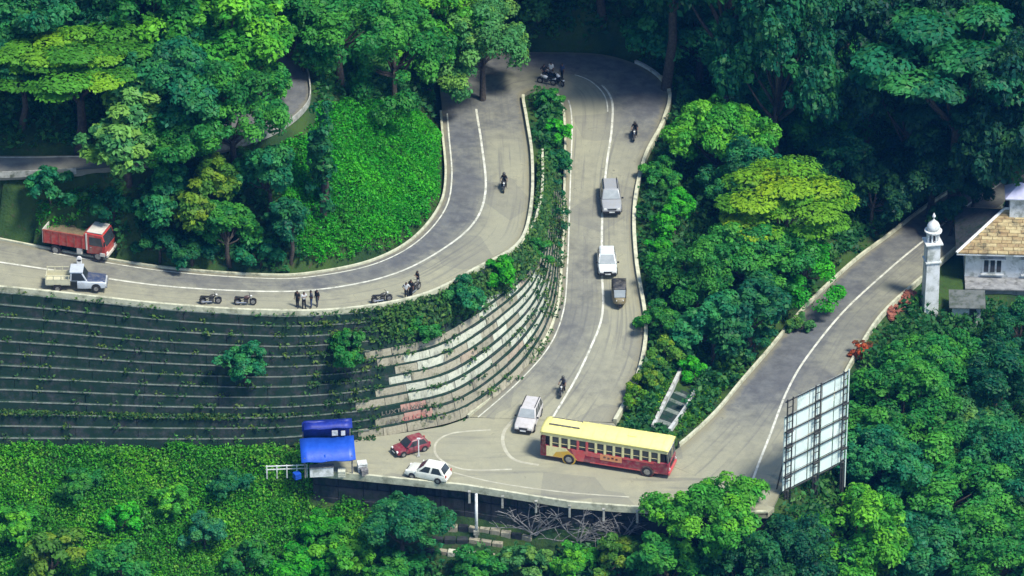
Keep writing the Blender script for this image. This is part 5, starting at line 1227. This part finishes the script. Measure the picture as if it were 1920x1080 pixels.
# ------------------------------------------------------------------ people and motorcycles
M['skin'] = nmat('skin', (.20, .105, .065), (.16, .08, .05), 8, .6, .05, coord='obj'); M['cloth'] = objcolor_mat('cloth'); M['hair'] = nmat('hair', (.008, .007, .006), (.015, .012, .01), 20, .5, .1, coord='obj')
def person_meshes(J):
    """J: joint dict -> (body mesh, dict of clothing meshes)"""
    names = list(J); idx = {k: i for i, k in enumerate(names)}
    E = [('pelvis', 'waist'), ('waist', 'chest'), ('chest', 'neck'), ('neck', 'head'), ('head', 'crown')]
    for s in 'lr': E += [('chest', 'sh' + s), ('sh' + s, 'el' + s), ('el' + s, 'wr' + s), ('wr' + s, 'pa' + s), ('pelvis', 'hi' + s), ('hi' + s, 'kn' + s), ('kn' + s, 'an' + s), ('an' + s, 'to' + s)]
    RAD = {'pelvis': (.15, .11), 'waist': (.14, .10), 'chest': (.165, .115), 'neck': (.058, .058), 'head': (.085, .098), 'crown': (.07, .075)}
    for s in 'lr': RAD.update({'sh' + s: (.068, .068), 'el' + s: (.046, .046), 'wr' + s: (.032, .032), 'pa' + s: (.042, .024), 'hi' + s: (.095, .1), 'kn' + s: (.062, .062), 'an' + s: (.042, .042), 'to' + s: (.04, .03)})
    me = bpy.data.meshes.new('figure'); me.from_pydata([J[k] for k in names], [(idx[a], idx[b]) for a, b in E], []); o = bpy.data.objects.new('tmp', me); COL.objects.link(o)
    o.modifiers.new('skin', 'SKIN'); o.modifiers['skin'].use_smooth_shade = True
    for k in names:
        sv = me.skin_vertices[0].data[idx[k]]; sv.radius = RAD[k]; sv.use_root = (k == 'pelvis')
    ss = o.modifiers.new('sub', 'SUBSURF'); ss.levels = 1; ss.render_levels = 1
    dg = bpy.context.evaluated_depsgraph_get(); body = bpy.data.meshes.new_from_object(o.evaluated_get(dg)); bpy.data.objects.remove(o)
    segs = [(a, b, Vector(J[a]), Vector(J[b])) for a, b in E]
    def near_seg(p):
        best = None
        for a, b, u, v in segs:
            d = v - u; t = max(0, min(1, (p - u).dot(d) / max(d.length_squared, 1e-9))); q = (p - (u + d * t)).length
            if best is None or q < best[0]: best = (q, a, b, t)
        return best
    parts = {'shirt': [], 'trousers': [], 'shoes': [], 'hair': []}
    hd = Vector(J['head']); fwd = Vector(J['face']) if 'face' in J else Vector((1, 0, 0))
    for f in body.polygons:
        q, a, b, t = near_seg(f.center)
        if a in ('waist', 'chest') and b in ('chest', 'neck', 'shl', 'shr') and not (b == 'neck' and t > .55) or a in ('shl', 'shr') or (a == 'pelvis' and b == 'waist' and t > .3): parts['shirt'].append(f.index)
        elif a == 'pelvis' or a[:2] in ('hi', 'kn'): parts['trousers'].append(f.index)
        elif a[:2] == 'an': parts['shoes'].append(f.index)
        elif b in ('crown', 'head') and (f.center - hd).dot(fwd) < .035 and f.center.z > hd.z - .05 or b == 'crown' and t > .55: parts['hair'].append(f.index)
    out = {}
    for k, fi in parts.items():
        off = {'shirt': .016, 'trousers': .014, 'shoes': .014, 'hair': .014}[k]; vm = {}; vs_ = []; fs_ = []
        for i in fi:
            ff = []
            for vi in body.polygons[i].vertices:
                if vi not in vm: vm[vi] = len(vs_); vs_.append(body.vertices[vi].co + body.vertices[vi].normal * off)
                ff.append(vm[vi])
            fs_.append(ff)
        m_ = bpy.data.meshes.new(k); m_.from_pydata(vs_, [], fs_); m_.polygons.foreach_set('use_smooth', [True] * len(m_.polygons)); m_.materials.append(M['hair'] if k == 'hair' else M['cloth']); out[k] = m_
    # nose, ears and fingers joined to the body mesh
    b = MB(); n_f = fwd; side = Vector((-n_f.y, n_f.x, 0))
    b.tube([hd + n_f * .075 + Vector((0, 0, .045)), hd + n_f * .112 + Vector((0, 0, .0))], [.01, .018], 5)
    for s in (-1, 1): b.tube([hd + side * s * .08, hd + side * s * .102], [.03, .022], 6)
    for s in 'lr':
        w_, p_ = Vector(J['wr' + s]), Vector(J['pa' + s]); d = (p_ - w_).normalized(); sd = d.cross(Vector((0, 0, 1)) if abs(d.z) < .9 else n_f).normalized(); cu_ = d.cross(sd)
        for k in range(4):
            r0 = p_ + sd * (k - 1.5) * .019; ln = (.07, .08, .075, .058)[k]; b.tube([r0, r0 + d * ln * .55, r0 + d * ln * .85 + cu_ * ln * .4], [.010, .009, .007], 5)
        r0 = w_.lerp(p_, .4) + sd * .035; b.tube([r0, r0 + sd * .03 + d * .03, r0 + sd * .03 + d * .06 + cu_ * .015], [.011, .010, .008], 5)
    bm = bmesh.new(); bm.from_mesh(body); ex = b.mesh('x'); bm.from_mesh(ex)
    for f in bm.faces: f.smooth = True; f.material_index = 0
    bm.to_mesh(body); bm.free(); bpy.data.meshes.remove(ex); body.materials.clear(); body.materials.append(M['skin'])
    return body, out
def pose_stand(arms, legs=.1, lean=0):
    J = {'pelvis': (0, 0, .93), 'waist': (.01, 0, 1.08), 'chest': (0 + lean, 0, 1.32), 'neck': (.01 + lean, 0, 1.48), 'head': (.03 + lean, 0, 1.58), 'crown': (.02 + lean, 0, 1.67)}
    for s, y in (('l', 1), ('r', -1)):
        J['sh' + s] = (lean, .175 * y, 1.40)
        if arms == 'down': J['el' + s] = (-.02 + lean, .235 * y, 1.13); J['wr' + s] = (.05 + lean, .25 * y, .89); J['pa' + s] = (.07 + lean, .25 * y, .81)
        elif arms == 'hips': J['el' + s] = (-.06, .33 * y, 1.16); J['wr' + s] = (.05, .19 * y, 1.02); J['pa' + s] = (.1, .14 * y, 1.0)
        elif arms == 'phone': J['el' + s] = (.04 + lean, .24 * y, 1.15); J['wr' + s] = (.22 + lean, .12 * y, 1.25); J['pa' + s] = (.27 + lean, .07 * y, 1.29)
        J['hi' + s] = (0, .09 * y, .90); J['kn' + s] = (.03 + legs * y * .5, .10 * y, .50); J['an' + s] = (legs * y, .11 * y, .09); J['to' + s] = (.16 + legs * y, .13 * y, .04)
    return J
RIDE = {'pelvis': (-.32, 0, .86), 'waist': (-.29, 0, 1.0), 'chest': (-.2, 0, 1.24), 'neck': (-.15, 0, 1.39), 'head': (-.1, 0, 1.49), 'crown': (-.1, 0, 1.58)}
for s, y in (('l', 1), ('r', -1)): RIDE.update({'sh' + s: (-.18, .175 * y, 1.32), 'el' + s: (.05, .28 * y, 1.12), 'wr' + s: (.27, .29 * y, 1.06), 'pa' + s: (.34, .29 * y, 1.05), 'hi' + s: (-.3, .1 * y, .84), 'kn' + s: (.13, .19 * y, .70), 'an' + s: (-.05, .19 * y, .32), 'to' + s: (.1, .2 * y, .28)})
POSE = {'down': person_meshes(pose_stand('down')), 'hips': person_meshes(pose_stand('hips', .05)), 'phone': person_meshes(pose_stand('phone', .06, .03)), 'ride': person_meshes(RIDE)}
def person(loc, yaw, pose, shirt, legs, label, sc=1.0, group='people on the roads', helmet=None):
    o = empty('person', tuple(loc), yaw, label, 'person', group); o.scale = (sc,) * 3; body, cl = POSE[pose]; link('body', body, None, o)
    for k, m_ in cl.items():
        c = link(k, m_, None, o); c.color = (*{'shirt': shirt, 'trousers': legs, 'shoes': (.02, .02, .02), 'hair': (.01, .01, .01)}[k], 1)
    if helmet:
        MB().lathe([(.13, 1.44), (.148, 1.5), (.145, 1.58), (.11, 1.66), (.04, 1.70)], 12, (-.1, 0, 0)).build('helmet', M[helmet], o, smooth=True)
    return o
def bike_proto(matkey):
    o = empty('motorcycle', (0, 0, 0))
    for x in (-.66, .66): wheel(o, x, 0, .31, .11, 'rim')
    MB().tube([(.66, 0, .31), (.5, 0, .72), (.4, 0, .98)], [.045, .045, .04], 6).build('front_fork', M['chrome'], o)
    b = MB(); b.tube([(.42, 0, .86), (.05, 0, .62), (-.1, 0, .4)], .035, 6); b.tube([(.05, 0, .62), (-.66, 0, .31)], .03, 6); b.tube([(.4, 0, .8), (.2, 0, .4), (-.1, 0, .35)], .03, 6); b.build('frame', M['black'], o)
    MB().box((.08, 0, .42), (.4, .26, .32)).build('engine', M['steel'], o, .04)
    MB().loft([[(x, -y, z - h), (x, y, z - h), (x, y, z), (x, y * .5, z + .05), (x, -y * .5, z + .05), (x, -y, z)] for x, y, z, h in ((.42, .07, .85, .15), (.25, .15, .88, .2), (.02, .14, .84, .18), (-.1, .08, .78, .1))]).build('fuel_tank', M[matkey], o, .02, True)
    MB().loft([[(x, -y, z - .08), (x, y, z - .08), (x, y, z), (x, -y, z)] for x, y, z in ((-.05, .1, .78), (-.35, .15, .78), (-.75, .12, .86), (-.85, .06, .87))]).build('seat', M['black'], o, .02)
    MB().box((-.72, 0, .72), (.4, .16, .14)).build('tail_cowl', M[matkey], o, .03); MB().tube([(.33, -.34, 1.05), (.4, -.15, 1.0), (.4, .15, 1.0), (.33, .34, 1.05)], .02, 6).build('handlebar', M['black'], o)
    MB().lathe([(.06, -.05), (.09, .02), (.09, .05)], 10, (.52, 0, .88)).build('headlight', M['lamp'], o); MB().tube([(.1, -.15, .32), (-.75, -.17, .36)], [.04, .05], 6).build('exhaust', M['chrome'], o)
    for x in (-.66, .66): MB().loft([[(x + .35 * math.cos(a), -.07, .31 + .35 * math.sin(a)), (x + .35 * math.cos(a), .07, .31 + .35 * math.sin(a)), (x + .365 * math.cos(a), .07, .31 + .365 * math.sin(a)), (x + .365 * math.cos(a), -.07, .31 + .365 * math.sin(a))] for a in np.linspace(.5, 2.6, 7)]).build('mudguard', M['black'], o)
    MB().tube([(-.05, .1, .35), (-.1, .3, .01)], .015, 5).build('kick_stand', M['black'], o)
    return o
M['bkblack'] = paint('bike_black', (.015, .015, .016)); M['bkwhite'] = paint('bike_white', (.7, .7, .7)); M['bkred'] = paint('bike_dark', (.05, .012, .015))
bp = {k: bike_proto(k) for k in ('bkblack', 'bkwhite', 'bkred')}; used = set()
def bike(loc, yaw, key, label, group):
    o = bp[key] if key not in used else copy_tree(bp[key]); used.add(key); o.location = loc; o.rotation_euler = (0, 0, yaw); return tag(o, label, 'motorcycle', group)
BLK = (.012, .012, .014); WHT = (.6, .6, .58); GRY = (.10, .10, .11); BLU = (.04, .06, .13)
for px, py, a, b_, shirt, lb, lr in [(1055, 737, (1068, 700), (1045, 765), GRY, 'motorcycle coming down the centre line above the bus', 'rider in dark clothes on the motorcycle above the bus'),
                                  (1190, 258, (1196, 228), (1186, 300), BLK, 'motorcycle in the shaded outer lane near the top bend', 'rider in black on the motorcycle near the top bend'),
                                  (945, 355, (950, 320), (946, 390), BLK, 'motorcycle on the sandy lane above the wall bend', 'rider in black on the sandy lane above the wall bend')]:
    q = on_road(px, py); yw = yawpx(a, b_); bike(q, yw, 'bkblack', lb, 'motorcycles being ridden'); person(q, yw, 'ride', shirt, BLK, lr, 1.0, 'motorcycle riders', 'bkblack')
for i, (px, py, pose, yw, sh, tr, lb) in enumerate([(558, 576, 'down', 250, BLK, BLK, 'person in black, leftmost of four standing by the parapet'), (570, 579, 'phone', 300, WHT, BLK, 'person in pale shirt, second from left of four by the parapet'), (584, 577, 'hips', 200, GRY, BLU, 'person in grey with hands on hips, third from left of four by the parapet'), (595, 574, 'down', 230, BLK, GRY, 'person in black, rightmost of four standing by the parapet'),
                                                   (771, 556, 'down', 240, BLK, BLK, 'person in black leaning near the parapet above the stone wall'), (784, 540, 'phone', 210, BLK, BLK, 'person in black holding a phone beside the parked motorcycle'), (762, 560, 'hips', 270, WHT, BLK, 'person in pale shirt closest to the parapet above the stone wall')]):
    person(on_road(px, py), R(yw), pose, sh, tr, lb, .98 + .03 * (i % 3))
for px, py, yw, k, lb in [(395, 570, 8, 'bkblack', 'black motorcycle parked by the parapet, left of the two side on'), (460, 572, 3, 'bkred', 'dark motorcycle parked by the parapet, nearer the four people'), (716, 567, 20, 'bkblack', 'black motorcycle parked by the parapet left of the person in pale shirt'), (778, 548, 60, 'bkblack', 'black motorcycle parked among the people above the stone wall')]:
    bike(on_road(px, py), R(yw), k, lb, 'motorcycles parked by the parapet')
for px, py, yw, k, lb in [(1025, 158, 160, 'bkwhite', 'white scooter parked at the top bend, left of the pair'), (1048, 157, 120, 'bkwhite', 'white scooter parked at the top bend, right of the pair'), (1036, 150, 140, 'bkblack', 'black motorcycle between the white scooters at the top bend')]:
    bike(on_road(px, py), R(yw), k, lb, 'scooters parked at the top bend')
person(on_road(1020, 150), R(280), 'hips', BLK, BLK, 'person in black left of the scooters at the top bend'); person(on_road(1033, 146), R(260), 'down', WHT, BLK, 'person in white shirt behind the scooters at the top bend'); person(on_road(1054, 148), R(230), 'down', BLU, BLK, 'person in dark blue right of the scooters at the top bend')
for k in bp:
    if k not in used:
        for c in list(bp[k].children_recursive): bpy.data.objects.remove(c)
        bpy.data.objects.remove(bp[k])
# white roadside milestone beside the truck
q = on_road(149, 497); o = empty('milestone', tuple(q), 0, 'small white milestone at the road edge by the red truck', 'milestone')
MB().box((0, 0, .3), (.45, .22, .7)).build('stone', M['white'], o, .05); MB().lathe([(.22, -.11), (.22, .11)], 14, (0, 0, .62), 'y').build('round_top', M['white'], o)

# ------------------------------------------------------------------ valley haze between the viewpoint and the slope
hz_ = MB().box((0, 60, 72), (1400, 1640, 266)).build('haze', None)
m, t, o = new_mat('valley_air'); vol = N(t, 'ShaderNodeVolumePrincipled'); vol.inputs['Color'].default_value = (.06, .36, 1.0, 1); vol.inputs['Density'].default_value = .00007; vol.inputs['Anisotropy'].default_value = .0
t.links.new(vol.outputs[0], o.inputs['Volume']); hz_.data.materials.append(m); tag(hz_, 'thin bluish valley haze', kind='stuff')
